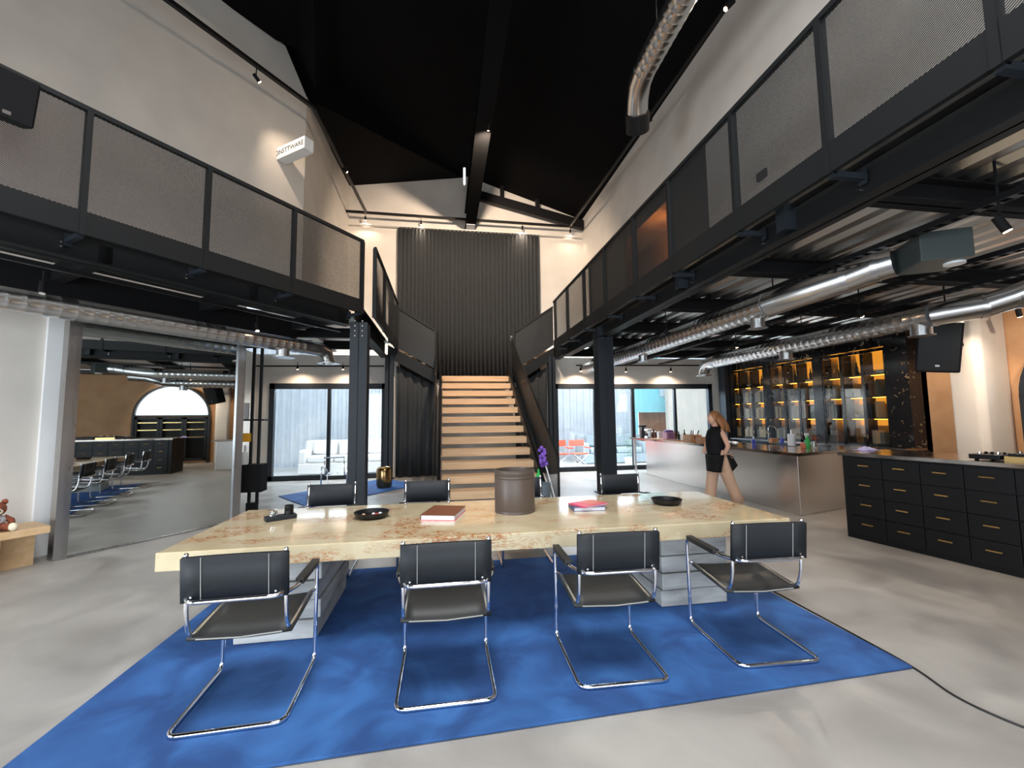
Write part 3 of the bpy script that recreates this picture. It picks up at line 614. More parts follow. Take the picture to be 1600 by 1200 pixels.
MB().lathe([(0, 0), (R_, 0), (R_, .02), (R_-.003, .026), (R_, .032), (R_, .30), (R_-.003, .305), (R_, .310), (R_, .325), (R_-.003, .33), (R_, .335), (R_, .378), (R_-.012, .382), (R_-.014, .37), (R_-.014, .02), (0, .02)], (.645, 3.92, TT), 48).build('body', 'brown_leather', bn, smooth='auto')
MB().lathe([(R_-.001, .352), (R_+.003, .354), (R_+.003, .362), (R_-.001, .364)], (.645, 3.92, TT), 48).build('rim_seam', 'brown_leather', bn, smooth=True)

# ------------------------------------------------------------------ cable along the rug
tag(MB().tube(fillet([(2.97, 5.2, .006), (2.965, 3.8, .006), (2.95, 2.95, .006), (2.93, 2.36, .006), (2.84, 2.08, .006), (2.9, 1.84, .006), (3.2, 1.45, .006), (3.3, .6, .006)], .3, 5), .006, 6).build('power_cable', 'cord_rubber', smooth=True), 'thin black power cable running along the right rug edge', 'cable')

# ------------------------------------------------------------------ left: mirror, bench, teddy
def wbox(t0, t1, n0, n1, z0, z1, m_=None):
    m_ = m_ or MB(); return m_.extr([wl(t0, n0, z0), wl(t1, n0, z0), wl(t1, n1, z0), wl(t0, n1, z0)], (0, 0, z1-z0))
mr = thing('standing_mirror', 'huge steel framed mirror leaning by the left wall', 'mirror', wl(1.05, -.05))
for a, b, c, d in ((0, .12, 0, 2.96), (2.0, 2.12, 0, 2.96), (.12, 2.0, 2.88, 2.96), (.12, 2.0, 0, .02)):
    wbox(a, b, -.16, .0, c, d).build('frame_rail', 'mirror_frame_steel', mr)
wbox(.12, 2.0, -.05, -.03, .02, 2.88).build('mirror_pane', 'mirror_glass', mr)
bt = thing('bench', 'pale wooden bench with slab legs left of the mirror', 'bench', wl(-.9, -.1))
wbox(-1.9, -.08, -.34, .16, .37, .45).build('seat', 'bench_wood', bt, bevel=.006)
for a in (-.46, -1.55):
    wbox(a-.02, a+.02, -.28, .12, 0, .37).build('leg', 'bench_wood', bt)
wbox(-.44, -.13, -.14, -.09, 0, .37).build('side_panel', 'bench_wood', bt)
wbox(-1.85, -.48, -.14, -.09, 0, .37).build('side_panel', 'bench_wood', bt)
tc_ = wl(-.47, -.02, .452); X_ = MU; F_ = MN      # teddy facing the room
td = thing('teddy_bear', 'brown teddy bear in a grey shirt sitting on the bench', 'soft toy', tc_)
def tp(t, n, z): return tc_+MU*t+MN*n+V(0, 0, z)
MB().ball(tp(0, 0, .085), .085, 1, 1, 1.1).build('torso', 'teddy_fur', td, smooth=True)
MB().ball(tp(0, .02, .235), .085, 1.05, 1, .92).build('head', 'teddy_fur', td, smooth=True)
MB().ball(tp(.0, .0, .115), .09, 1.04, 1.04, .72).build('shirt', 'teddy_shirt', td, smooth=True)
MB().ball(tp(0, .10, .215), .042, 1.1, .9, .8).build('muzzle', 'teddy_cream', td, smooth=True)
MB().ball(tp(0, .14, .228), .014, 1.3, .8, .8).build('nose', 'ink', td, smooth=True)
for s in (-1, 1):
    MB().ball(tp(s*.07, 0, .305), .030, 1, .6, 1).build('ear', 'teddy_fur', td, smooth=True)
    MB().ball(tp(s*.035, .095, .255), .009).build('eye', 'ink', td, smooth=True)
    MB().tube([tp(s*.07, 0, .14), tp(s*.12, .03, .10), tp(s*.12, .07, .06)], [.032, .030, .026], 10).ball(tp(s*.12, .072, .055), .028).build('arm', 'teddy_fur', td, smooth=True)
    MB().tube([tp(s*.05, .03, .045), tp(s*.10, .14, .042)], [.045, .038], 10).build('leg', 'teddy_fur', td, smooth=True)
    MB().ball(tp(s*.105, .16, .045), .044, 1, .7, 1).build('foot', 'teddy_cream', td, smooth=True)
MB().bar(tp(-.03, .086, .125), tp(.03, .086, .125), .004, .014).build('shirt_print', 'ink', td)

# ------------------------------------------------------------------ rear left corner: rug, cantilever chair, bronze drum
tag(MB().extr([(-3.47, 9.81, .004), (-2.45, 8.42, .004), (-.58, 10.75, .004), (-1.6, 12.0, .004)], (0, 0, .014)).build('rug', 'blue_velvet'), 'blue velvet rug lying slanted before the left yard window', 'rug')
rc = thing('bare_frame_chair', 'chrome tube chair on the blue rug by the left window', 'chair', (-2.35, 10.05, .018))
cx, cy = -2.35, 10.05
for s in (-1, 1):
    MB().tube(fillet([(cx+s*.26, cy-.3, .03), (cx+s*.28, cy+.25, .03), (cx+s*.28, cy+.3, .45), (cx+s*.27, cy-.25, .62), (cx+s*.26, cy-.3, .03)], .09, 5), .014, 8).build('side_frame', 'chrome', rc, smooth=True)
    MB().tube(fillet([(cx+s*.2, cy+.25, .44), (cx+s*.2, cy-.22, .4), (cx+s*.2, cy-.3, .82)], .06, 5), .012, 8).build('back_post', 'chrome', rc, smooth=True)
MB().b2((cx-.2, cy-.22, .40), (cx+.2, cy+.25, .42)).build('seat', 'clear_glass', rc)
MB().tube([(cx-.26, cy-.3, .03), (cx+.26, cy-.3, .03)], .014, 8).tube([(cx-.2, cy-.3, .8), (cx+.2, cy-.3, .8)], .012, 8).build('cross_bar', 'chrome', rc)
dr = thing('drum_stool', 'shiny bronze drum stool on the rear blue rug', 'stool', (-1.39, 10.45, .018))
MB().lathe([(0, 0), (.15, 0), (.18, .05), (.19, .22), (.185, .40), (.165, .45), (.15, .46), (0, .455)], (-1.39, 10.45, .018), 14).build('body', 'bronze', dr, smooth='auto')
MB().lathe([(.12, .456), (.15, .462), (.155, .470), (.13, .472), (.12, .466)], (-1.39, 10.45, .018), 20).build('rim', 'brass', dr, smooth=True)
# ------------------------------------------------------------------ rack between the mirror and the left window
q_ = at(394, 800, z=0); rx, ry = q_.x, q_.y
kp = thing('display_rack', 'slim black floor to ceiling rack beside the mirror', 'rack', (rx, ry, 0))
for dx in (-.06, .07): MB().b2((rx+dx-.022, ry-.02, 0), (rx+dx+.022, ry+.02, 3.3)).build('pole', 'black_satin', kp)
MB().b2((rx-.09, ry-.05, .0), (rx+.08, ry+.05, .17)).build('foot', 'black_satin', kp)
MB().b2((rx-.17, ry-.13, 1.61), (rx+.19, ry+.11, 1.64)).build('shelf', 'black_satin', kp)
MB().b2((rx-.20, ry-.13, .36), (rx+.18, ry+.13, .84)).build('cabinet_box', 'black_matte', kp)
tag(MB().b2((rx-.155, ry-.10, 1.641), (rx-.095, ry-.03, 1.93)).build('box', 'paper'), 'pale tall box standing on the rack shelf', 'box')
tag(MB().b2((rx-.18, ry-.10, 1.24), (rx-.05, ry-.025, 1.39)).build('yellow_panel', 'yellow_plastic'), 'bright yellow patterned block fixed on the rack', 'ornament')
tag(MB().lathe([(0, 0), (.05, 0), (.055, .15), (.045, .20), (.022, .23), (.026, .31), (.016, .34), (0, .34)], (rx-.13, ry-.06, .841), 16).build('bottle', 'white_plastic', smooth='auto'), 'white figure shaped bottle on top of the black rack box', 'bottle')
# cleaning things behind the stair rail
bq = at(845, 760, y=7.1); bq.z = 0
bk = thing('bucket', 'grey bucket behind the foot of the stair railing', 'bucket', bq)
MB().lathe([(0, 0), (.13, 0), (.17, .50), (.16, .50), (.125, .02), (0, .02)], bq, 20).build('pail', 'grey_plastic', bk, smooth='auto')
tag(MB().lathe([(0, 0), (.045, 0), (.045, .36), (.018, .42), (.018, .47), (0, .47)], bq+V(-.04, -.02, .27), 14).build('spray_bottle', 'green_plastic', smooth='auto'), 'green bottle sticking out of the grey bucket', 'bottle')
mp_ = thing('mop', 'purple fluffy duster mop leaning on the stair railing', 'mop', (1.8, 7.1, 0))
MB().tube([(1.90, 7.0, 0), (1.72, 7.15, .80)], .012, 8).build('handle', 'white_plastic', mp_)
f_ = MB()
for i in range(26):
    a = random.uniform(0, 2*PI); z = random.uniform(.78, 1.10); f_.ball((1.70-.1*(z-.72)+.045*math.cos(a), 7.16+.045*math.sin(a), z), .035, n=8)
f_.build('duster_head', 'purple_fluff', mp_, smooth=True)

# ================================================================== bar side
# outer wall to the right of the bar shelves: recess, pillar, wall with the arch
XW = 9.35
struct(MB().b2((XW, -4, 0), (XW+.2, 6.4, ZD+.14)).build('wall_right', 'terracotta_plaster'))
struct(MB().b2((9.2, 6.2, 0), (9.6, 6.75, ZD+.14)).build('wall_right_recess', 'terracotta_plaster'))
tag(MB().prism([(8.62, 5.62), (8.62, 5.98), (9.34, 5.98), (9.34, 5.62), (8.72, 5.56)], 0, ZD+.1).build('wall_pillar', 'plaster', bevel=.03), 'pale plastered pillar between the bar shelves and the arched niche', 'pillar')
ar = thing('arched_cabinet', 'arched niche cabinet with bright lunette seen in the standing mirror', 'cabinet', (9.2, 4.2, 0))
AY, AR, AZ = 4.15, 1.2, 1.85
pts = [(AY+AR*math.cos(a*PI/24), AZ+AR*math.sin(a*PI/24)) for a in range(25)]
pin = [(AY+(AR-.07)*math.cos(a*PI/24), AZ+(AR-.07)*math.sin(a*PI/24)) for a in range(25)]
am = MB()
for i in range(24):
    am.extr([(9.02, *pts[i]), (9.02, *pts[i+1]), (9.02, *pin[i+1]), (9.02, *pin[i])], (.33, 0, 0))
am.b2((9.02, AY-AR, 0), (9.35, AY-AR+.07, AZ)).b2((9.02, AY+AR-.07, 0), (9.35, AY+AR, AZ)).b2((9.02, AY-AR, AZ-.03), (9.3, AY+AR, AZ+.03)).build('arch_frame', 'column_steel', ar)
MB().extr([(9.2, *p) for p in pin], (.02, 0, 0)).build('lunette', 'tube_white', ar)
for k in range(3):
    y0 = AY-AR+.08+k*(2*AR-.16)/3; y1 = y0+(2*AR-.16)/3-.02
    MB().b2((9.06, y0, .1), (9.10, y0+.07, AZ-.05)).b2((9.06, y1-.07, .1), (9.10, y1, AZ-.05)).b2((9.06, y0, .1), (9.10, y1, .2)).b2((9.06, y0, AZ-.13), (9.10, y1, AZ-.05)).build('door_frame', 'column_steel', ar)
    MB().b2((9.3, y0, .1), (9.32, y1, AZ-.05)).build('back_panel', 'black_satin', ar)
    for z in (1.0, 1.3, 1.58): MB().b2((9.12, y0, z), (9.30, y1, z+.02)).build('shelf', 'brass', ar)

# back-bar shelf wall
XS = 8.85
bw = thing('bar_shelf_wall', 'black gold-veined stone wall framing the three lit bar cabinets', 'wall panelling', (9.0, 9.4, 0))
uy = [(at(a, 620, x=XS).y, at(b, 620, x=XS).y) for a, b in ((1140, 1195), (1205, 1274), (1287, 1388))]
YL, YR = at(1131, 620, x=XS).y, at(1424, 620, x=XS).y
ZT = 2.98; ZB = .90
MB().b2((XS-.02, YR, ZT), (9.3, YL, 3.3)).build('lintel', 'black_marble', bw)
MB().b2((XS-.1, YR, 0), (9.3, YL, ZB)).build('base_cabinet', 'black_marble', bw)
MB().b2((XS-.25, YR, ZB), (9.3, YL, ZB+.04)).build('back_counter', 'counter_top_steel', bw)
edges = [YL]+[e for p in uy for e in p]+[YR]
for a, b in zip(edges[::2], edges[1::2]): MB().b2((XS-.02, b, ZB+.04), (9.3, a, ZT)).build('pier', 'black_marble', bw)
MB().b2((9.12, YR, ZB), (9.3, YL, ZT)).build('back_panel', 'shelf_back', bw)
rows = [(.94, 1.52), (1.52, 1.98), (1.98, 2.45), (2.45, 2.96)]
un = ('farthest', 'middle', 'nearest'); cn = ('left', 'middle', 'right'); rn_ = ('bottom', 'second', 'third', 'top'); on = ('first', 'second', 'third', 'fourth', 'fifth', 'sixth')
pal = {'pale grey': (.45, .47, .48), 'slate blue': (.13, .17, .22), 'cream': (.55, .48, .36), 'dull brown': (.16, .09, .05), 'dusty rose': (.36, .22, .19), 'charcoal': (.03, .03, .035)}
for k, c in pal.items(): mat('spine_'+k.replace(' ', '_'), c, .6)
rnd = random.Random(11)
for ui, (ya, yb) in enumerate(uy):                 # ya > yb, ya is the far (left) end
    cab = thing('lit_cabinet', 'bar cabinet of three amber lit glass columns, %s along the shelf wall' % un[ui], 'cabinet', (9.05, (ya+yb)/2, .94)); cab['group'] = 'amber lit bar cabinets'
    w = (ya-yb)/3
    for ci in range(3):
        y1 = ya-w*ci; y0 = y1-w
        MB().b2((XS-.01, y0, .94), (XS+.02, y0+.035, 2.96)).b2((XS-.01, y1-.035, .94), (XS+.02, y1, 2.96)).b2((XS-.01, y0, 2.90), (XS+.02, y1, 2.96)).b2((XS-.01, y0, .94), (XS+.02, y1, .99)).build('door_frame', 'black_marble', cab)
        MB().b2((XS+.0, y0+.035, .99), (XS+.006, y1-.035, 2.90)).build('door_glass', 'smoked_glass', cab)
        MB().b2((XS+.03, y0-.008, .94), (9.12, y0+.008, 2.96)).build('divider', 'black_satin', cab)
        for ri, (z0, z1) in enumerate(rows):
            if ri: MB().b2((XS+.03, y0+.01, z0-.02), (9.12, y1-.01, z0)).build('shelf', 'black_satin', cab)
            MB().b2((9.03, y0+.02, z1-.034), (9.06, y1-.02, z1-.022)).build('led_strip', 'led_amber', cab)
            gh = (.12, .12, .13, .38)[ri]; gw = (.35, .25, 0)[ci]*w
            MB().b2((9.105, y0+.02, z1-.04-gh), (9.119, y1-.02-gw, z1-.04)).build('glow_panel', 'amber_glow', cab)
            # what stands on the shelf
            where = 'on %s shelf, %s column, %s bar cabinet' % (rn_[ri], cn[ci], un[ui])
            if ri == 3 or (ui == 2 and ci == 1):
                kinds = (('glass jar', 'clear_glass'), ('dark bottle', 'dark_bottle'), ('white bowl', 'white_paint'))[rnd.randrange(3)]
                yy = (y0+y1)/2; prof = {'glass jar': [(0, 0), (.06, 0), (.06, .15), (.04, .18), (.04, .2), (0, .2)], 'dark bottle': [(0, 0), (.035, 0), (.035, .16), (.013, .22), (.013, .29), (0, .29)], 'white bowl': [(0, 0), (.04, 0), (.09, .07), (.085, .07), (.035, .012), (0, .012)]}[kinds[0]]
                tag(MB().lathe(prof, (8.99, yy, z0+.001), 14).build(kinds[0].split()[1], kinds[1], smooth='auto'), 'single %s standing %s' % (kinds[0], where), kinds[0].split()[1], 'objects in the bar cabinets')
            else:
                y = y1-.06; k = 0; mx = 5 if ui < 2 else 3
                while y-.07 > y0+.05 and k < mx:
                    c = rnd.choice(list(pal)[:3] if (ui == 0 or (ui == 1 and ri < 2 and ci < 2)) else list(pal)); tw = min(rnd.uniform(.055, .09), w*.2); hh = rnd.uniform(.26, .35)
                    b = MB().b2((8.89, y-tw, z0+.001), (9.07, y-.004, z0+hh)).build('book', 'spine_'+c.replace(' ', '_'), bevel=.004)
                    tag(b, '%s book, %s %s' % (c, on[k], where), 'book', 'books and binders in the bar cabinets'); y -= tw; k += 1
l = [(c, u) for u in uy for c in (0,)]

# stainless island counter, a run with a skewed end
IP = [(5.56, 5.98), (7.7, 6.62), (7.5, 7.4), (6.5, 7.15), (6.5, 11.3), (5.56, 11.3)]
def grow(poly, d):
    c = V(sum(p[0] for p in poly)/len(poly), sum(p[1] for p in poly)/len(poly), 0); return poly
ic = thing('island_counter', 'brushed stainless steel island counter running to the back window', 'counter', (6.1, 8.5, 0))
MB().prism([(5.60, 6.04), (7.66, 6.66), (7.48, 7.36), (6.46, 7.1), (6.46, 11.26), (5.60, 11.26)], 0, .95).build('body', 'brushed_steel', ic, bevel=.01)
MB().prism([(5.50, 5.92), (7.75, 6.58), (7.55, 7.46), (6.54, 7.2), (6.54, 12.05), (5.50, 12.05)], .95, 1.0).build('worktop', 'counter_top_steel', ic)
CT = 1.0
for lx in (5.6, 6.4): MB().b2((lx-.03, 11.9, 0), (lx+.03, 11.96, .95)).build('leg', 'brushed_steel', ic)
def stand(px, py):
    if px < 1110: q = at(px, 690, x=5.74); return V(5.74, min(q.y, 11.92), CT)
    return at(px, py-3, z=CT)
def bottle(px, py, r, h, mt, lab, neck=.4, cat='bottle', nm='bottle'):
    p = stand(px, py)
    return tag(MB().lathe([(0, 0), (r, 0), (r, h*(1-neck)), (r*.38, h*(1-neck*.62)), (r*.38, h), (0, h)], p, 16).build(nm, mt, smooth='auto'), lab, cat)
def cbox(px, py, sx, sy, h, mt, nm, lab, cat, dy=0):
    p = stand(px, py); return tag(MB().b2((p.x-sx/2, p.y-sy/2, CT), (p.x+sx/2, p.y+sy/2, CT+h)).build(nm, mt, bevel=.006), lab, cat)
g = stand(1005, 685); p = g
gr = thing('coffee_grinder', 'dark coffee grinder with a wide hopper at the far counter end', 'coffee grinder', p)
MB().lathe([(0, 0), (.07, 0), (.065, .22), (0, .22)], p, 14).build('body', 'dark_leather', gr, smooth='auto')
MB().lathe([(0, .221), (.03, .221), (.12, .30), (.11, .36), (0, .36)], p, 14).build('hopper', 'black_satin', gr, smooth='auto')
p = stand(1013, 685)
wm = thing('coffee_machine', 'small white coffee machine beside the dark grinder', 'coffee machine', p)
MB().b2((p.x-.07, p.y-.09, CT), (p.x+.07, p.y+.09, CT+.05)).b2((p.x-.07, p.y-.09, CT+.20), (p.x+.07, p.y+.09, CT+.25)).b2((p.x+.02, p.y-.09, CT+.05), (p.x+.07, p.y+.09, CT+.20)).build('housing', 'white_plastic', wm, bevel=.008)
MB().lathe([(0, 0), (.03, 0), (.035, .08), (0, .08)], (p.x-.03, p.y, CT+.051), 10).build('cup', 'ink', wm)
tag(MB().b2((5.56, 9.5, CT), (5.95, 10.9, CT+.018)).build('serving_board', 'crate_wood'), 'flat reddish wooden board under the far counter items', 'board')
bottle(1022, 686, .075, .24, 'amber_glass', 'large dark jar of coffee beans on the far counter', .25, 'jar', 'jar')
cbox(1031, 687, .10, .10, .20, 'white_plastic', 'carton', 'plain white carton left of the mauve box', 'carton')
p = stand(1045, 690)
mb_ = thing('gift_box', 'mauve lidded box with dark print among the counter items', 'box', p)
MB().b2((p.x-.11, p.y-.11, CT), (p.x+.11, p.y+.11, CT+.2)).build('carton_body', 'magenta_card', mb_)
MB().lathe([(.13, 0), (.11, .05), (.0, .07)], (p.x, p.y, CT+.2), 12).build('lid', 'purple_ink', mb_)
for dz, w_ in ((.14, .15), (.10, .12), (.05, .14)): MB().b2((p.x-w_/2, p.y-.112, CT+dz), (p.x+w_/2, p.y-.110, CT+dz+.025)).build('print_line', 'purple_ink', mb_)
bottle(1056, 690, .03, .26, 'amber_glass', 'slim amber bottle just right of the mauve box')
bottle(1061, 692, .035, .23, 'dark_bottle', 'squat black bottle second right of the mauve box')
bottle(1065, 690, .028, .19, 'white_plastic', 'short pale bottle between the black bottles')
bottle(1070, 693, .033, .28, 'dark_bottle', 'tallest black bottle beside the wooden crate')
def crate(px, py, w, d, h, lab, stuff=False):
    p = stand(px, py); c = thing('wooden_crate', lab, 'crate', p)
    for a, b in (((-w/2, -d/2), (w/2, -d/2+.012)), ((-w/2, d/2-.012), (w/2, d/2)), ((-w/2, -d/2), (-w/2+.012, d/2)), ((w/2-.012, -d/2), (w/2, d/2))):
        MB().b2((p.x+a[0], p.y+a[1], CT), (p.x+b[0], p.y+b[1], CT+h)).build('side', 'crate_wood', c)
    MB().b2((p.x-w/2+.01, p.y-d/2+.01, CT+.002), (p.x+w/2-.01, p.y+d/2-.01, CT+.012)).build('bottom', 'crate_wood', c)
    if stuff: MB().b2((p.x-w/2+.05, p.y-d/2-.002, CT+h*.6), (p.x+w/2-.05, p.y-d/2+.001, CT+h*.8)).build('handle_hole', 'ink', c)
    return p
p = crate(1082, 696, .26, .34, .17, 'open wooden crate holding dark handled tools on the counter', True)
for i, (dx, dy, lean, mt) in enumerate(((-.05, .02, .05, 'ink'), (0, .06, .09, 'ink'), (.05, -.04, .10, 'black_satin'), (.08, .06, .02, 'chrome'))):
    tag(MB().tube([(p.x+dx, p.y+dy, CT+.016), (p.x+dx+lean, p.y+dy, CT+.27)], [.008, .013], 8).build('utensil', mt), ('dark', 'dark', 'black', 'chrome')[i]+' tool handle standing in the wooden crate, %s' % ('leftmost', 'second from left', 'third from left', 'rightmost')[i], 'tool', 'tools in the counter crate')
crate(1098, 699, .20, .26, .13, 'smaller plain wooden crate right of the tool crate')
# around the sink
p = stand(1178, 700); sb = thing('soap_bottle', 'blue tinted soap bottle with a white pump cap', 'bottle', p)
MB().lathe([(0, 0), (.035, 0), (.035, .11), (.012, .14), (0, .14)], p, 14).build('body', 'blue_plastic', sb, smooth='auto'); MB().lathe([(0, .14), (.014, .14), (.014, .19), (0, .19)], p, 10).build('pump', 'white_plastic', sb)
p = stand(1209, 695); cbox(1209, 695, .16, .10, .10, 'crate_wood', 'caddy', 'small tan box caddy beneath the arched tap', 'box')
p = stand(1206, 691); fc = thing('faucet', 'tall arched chrome kitchen tap on the counter', 'tap', p)
MB().tube(fillet([(p.x-.08, p.y, CT), (p.x-.08, p.y, CT+.30), (p.x-.02, p.y, CT+.36), (p.x+.10, p.y, CT+.32), (p.x+.14, p.y, CT+.26)], .08, 6), .010, 10).build('spout', 'chrome', fc, smooth=True)
MB().cyl((p.x-.08, p.y, CT), (p.x-.08, p.y, CT+.05), .02).build('base', 'chrome', fc); MB().tube([(p.x-.08, p.y, CT+.06), (p.x-.03, p.y-.04, CT+.09)], .006, 8).build('lever', 'chrome', fc)
bottle(1222, 696, .035, .13, 'blue_plastic', 'small deep blue bottle left of the paper roll', .3)
p = stand(1237, 700); pr_ = thing('paper_towel_roll', 'white paper towel roll on an upright holder on the counter', 'paper roll', p)
MB().lathe([(.018, .01), (.062, .01), (.062, .235), (.018, .235), (.018, .01)], p, 24).build('roll', 'white_paint', pr_, smooth='auto'); MB().cyl(p, (p.x, p.y, CT+.31), .006).cyl(p, (p.x, p.y, CT+.01), .06).build('holder', 'chrome', pr_)
p = stand(1262, 700); sp = thing('spray_bottle', 'green spray bottle with a white trigger head', 'bottle', p)
MB().lathe([(0, 0), (.04, 0), (.042, .10), (.02, .17), (.015, .20), (0, .20)], p, 14).build('body', 'green_plastic', sp, smooth='auto'); MB().b2((p.x-.05, p.y-.012, CT+.20), (p.x+.03, p.y+.012, CT+.25)).b2((p.x-.035, p.y-.008, CT+.16), (p.x-.022, p.y+.008, CT+.20)).build('trigger_head', 'white_plastic', sp)
cbox(1255, 703, .07, .05, .09, 'orange_cover', 'sponge_box', 'small orange box in front of the green spray bottle', 'box')
p = stand(1272, 703); tag(MB().lathe([(0, 0), (.035, 0), (.045, .12), (.04, .12), (.03, .008), (0, .008)], p, 16).build('drinking_glass', 'clear_glass', smooth='auto'), 'clear drinking glass right of the green spray bottle', 'glass')
tag(MB().b2((6.45, 8.6, CT), (6.5, 9.6, CT+.03)).build('steel_ledge', 'chrome'), 'thin chrome ledge along the rear edge of the counter', 'ledge')

# black drawer unit
U0 = V(5.24, 4.94, 0); UD = V(.1717, -.9851, 0); UN = V(-.9851, -.1717, 0)      # along the front, outward normal
def ub(t0, t1, n0, n1, z0, z1, m_=None): return (m_ or MB()).extr([U0+UD*t0+UN*n0+V(0, 0, z0), U0+UD*t1+UN*n0+V(0, 0, z0), U0+UD*t1+UN*n1+V(0, 0, z0), U0+UD*t0+UN*n1+V(0, 0, z0)], (0, 0, z1-z0))
NC = 7; CWD = .378; T0 = .085
du = thing('drawer_unit', 'long black drawer unit with brass handles at the right', 'drawer cabinet', U0+UD*1.4-UN*.45)
ub(0, T0*2+NC*CWD, -.90, -.022, 0, 1.06).build('carcass', 'black_satin', du)
ub(-.03, T0*2+NC*CWD+.03, -.93, .03, 1.06, 1.10).build('top', 'counter_top_steel', du)
for c in range(NC):
    for r_ in range(4):
        z0 = .06+.245*r_; t0 = T0+CWD*c
        d_ = ub(t0+.004, t0+CWD-.004, -.022, 0, z0+.004, z0+.241).build('drawer', 'black_satin', du, bevel=.002)
        tc0 = t0+CWD*.5; zz = z0+.15; h = MB()
        a_ = U0+UD*(tc0-.055)+V(0, 0, zz); b_ = U0+UD*(tc0+.055)+V(0, 0, zz)
        h.tube([a_+UN*.028, b_+UN*.028], .0095, 8).cyl(a_+UN*.0+UD*.012, a_+UN*.028+UD*.012, .005, n=8).cyl(b_-UD*.012, b_+UN*.028-UD*.012, .005, n=8).ball(b_+UN*.028, .010, n=8).ball(a_+UN*.028, .010, n=8)
        h.build('handle', 'brass', d_)
def ontop(px, py): return at(px, py, z=1.10)
p = ontop(1353, 703)
cm = MB(); bm = cm.bm; rn2 = random.Random(4); gv = [[bm.verts.new((p.x-.14+.04*i, p.y-.09+.03*j, 1.104+rn2.uniform(.0, .06)*math.sin(PI*i/7)*math.sin(PI*j/6))) for j in range(7)] for i in range(8)]
for i in range(7):
    for j in range(6): bm.faces.new((gv[i][j], gv[i+1][j], gv[i+1][j+1], gv[i][j+1]))
mat('cleaning_cloth', (.45, .45, .80), .8)
c_ = cm.build('cloth', 'cleaning_cloth', smooth=True); so = c_.modifiers.new('thickness', 'SOLIDIFY'); so.thickness = .006
tag(c_, 'crumpled pale blue cloth on the drawer unit top', 'cloth')
# players and mixer on the top
def onu(t, n, z=1.10): return U0+UD*t+UN*n+V(0, 0, z)
def gear(t, lab, nm, w=.32, h=.06, cat='audio mixer', knobs=8):
    g_ = thing(nm, lab, cat, onu(t+w/2, -.35))
    ub(t, t+w, -.55, -.12, 1.115, 1.115+h).build('housing', 'black_satin', g_, bevel=.006)
    for dx in (.03, w-.05): ub(t+dx, t+dx+.02, -.5, -.46, 1.10, 1.116).build('foot', 'black_matte', g_)
    ub(t+.03, t+.05, -.2, -.16, 1.10, 1.116).build('foot', 'black_matte', g_)
    for k in range(knobs):
        q_ = onu(t+.05+(k % 4)*(w-.1)/3, -.22-.12*(k//4), 1.115+h); MB().cyl(q_, q_+V(0, 0, .018), .012, n=10).build('knob', 'chrome' if k % 3 == 0 else 'black_matte', g_)
    return g_
gear(1.22, 'low black audio mixer with knobs, left on the drawer unit', 'audio_mixer', .24, .05)
gp2 = gear(1.52, 'black record player with a round platter beside the audio mixer', 'record_player', .42, .075, 'record player', 3)
q_ = onu(1.73, -.36, 1.191); MB().cyl(q_, q_+V(0, 0, .015), .15, n=32).build('platter', 'bronze', gp2); MB().tube([onu(1.90, -.2, 1.215), onu(1.88, -.36, 1.215), onu(1.82, -.42, 1.21)], .006, 8).build('tonearm', 'chrome', gp2)
gear(2.05, 'second black record player farther right on the drawer unit', 'record_player', .42, .075, 'record player', 3)
tag(ub(1.5, 1.98, -.13, -.10, 1.101, 1.16).build('brass_panel', 'brass'), 'reflective brass strip in front of the record player', 'panel')

# ================================================================== ducts
def dline(a, b, step=.12):
    a = Vector(a); b = Vector(b); n = max(1, int((b-a).length/step)); return [a.lerp(b, i/n) for i in range(n)]
def spiral(pts, r, nm, par): return MB().tube(pts, r, 28, ridge=.02, step=.13).build(nm, 'galvanised', par, smooth='auto')
def collar(c, d, r, par): c = Vector(c); d = Vector(d).normalized()*.03; return MB().cyl(c-d, c+d, r*1.06, n=24).build('collar', 'galvanised', par, smooth='auto')
d1 = thing('ventilation_duct', 'spiral steel duct nearest the mezzanine edge over the bar', 'duct', (4.1, 8, 3.02)); x1 = 4.12
R1 = .155
spiral([(x1, 11.9, 3.02), (x1, 4.75, 3.02)], R1, 'pipe', d1)
e1 = [(x1, 4.75, 3.02), (x1+.06, 4.52, 3.04), (x1+.2, 4.25, 3.08), (x1+.34, 4.0, 3.12)]
MB().tube(e1, R1, 24).build('elbow', 'galvanised', d1, smooth='auto')
e2 = [(x1+.34, 4.0, 3.12), (x1+.39, 3.88, 3.14), (x1+.45, 3.74, 3.17), (x1+.52, 3.60, 3.18)]
MB().tube(e2, R1, 24).build('elbow', 'galvanised', d1, smooth='auto')
for c, d in ((e1[0], (0, 1, 0)), (e1[3], (.5, -.8, .1)), (e2[2], (.5, -.8, 0))): collar(c, d, R1, d1)
for y in (4.95, 8.25):
    MB().cyl((x1, y, 2.95), (x1, y, 2.76), .085, n=24).cyl((x1, y, 2.76), (x1, y, 2.75), .12, n=24).build('branch_outlet', 'galvanised', d1, smooth='auto')
fb = thing('fan_box', 'grey ventilation fan box with a pale round plate under the deck', 'fan unit', (4.98, 3.05, 3.0))
MB().box((4.78, 3.36, 3.19), (.40, .46, .28), rz=-.5).build('housing', 'fan_grey', fb, bevel=.01)
MB().cyl((4.86, 3.24, 3.05), (4.86, 3.24, 3.03), .08, n=20).build('round_plate', 'white_plastic', fb)
d2 = thing('ventilation_duct', 'spiral steel duct passing above the stainless counter', 'duct', (6.7, 8, 2.95)); x2 = 6.66; R2 = .15
spiral([(x2, 9.55, 2.95), (x2, 4.75, 2.95)], R2, 'pipe', d2)
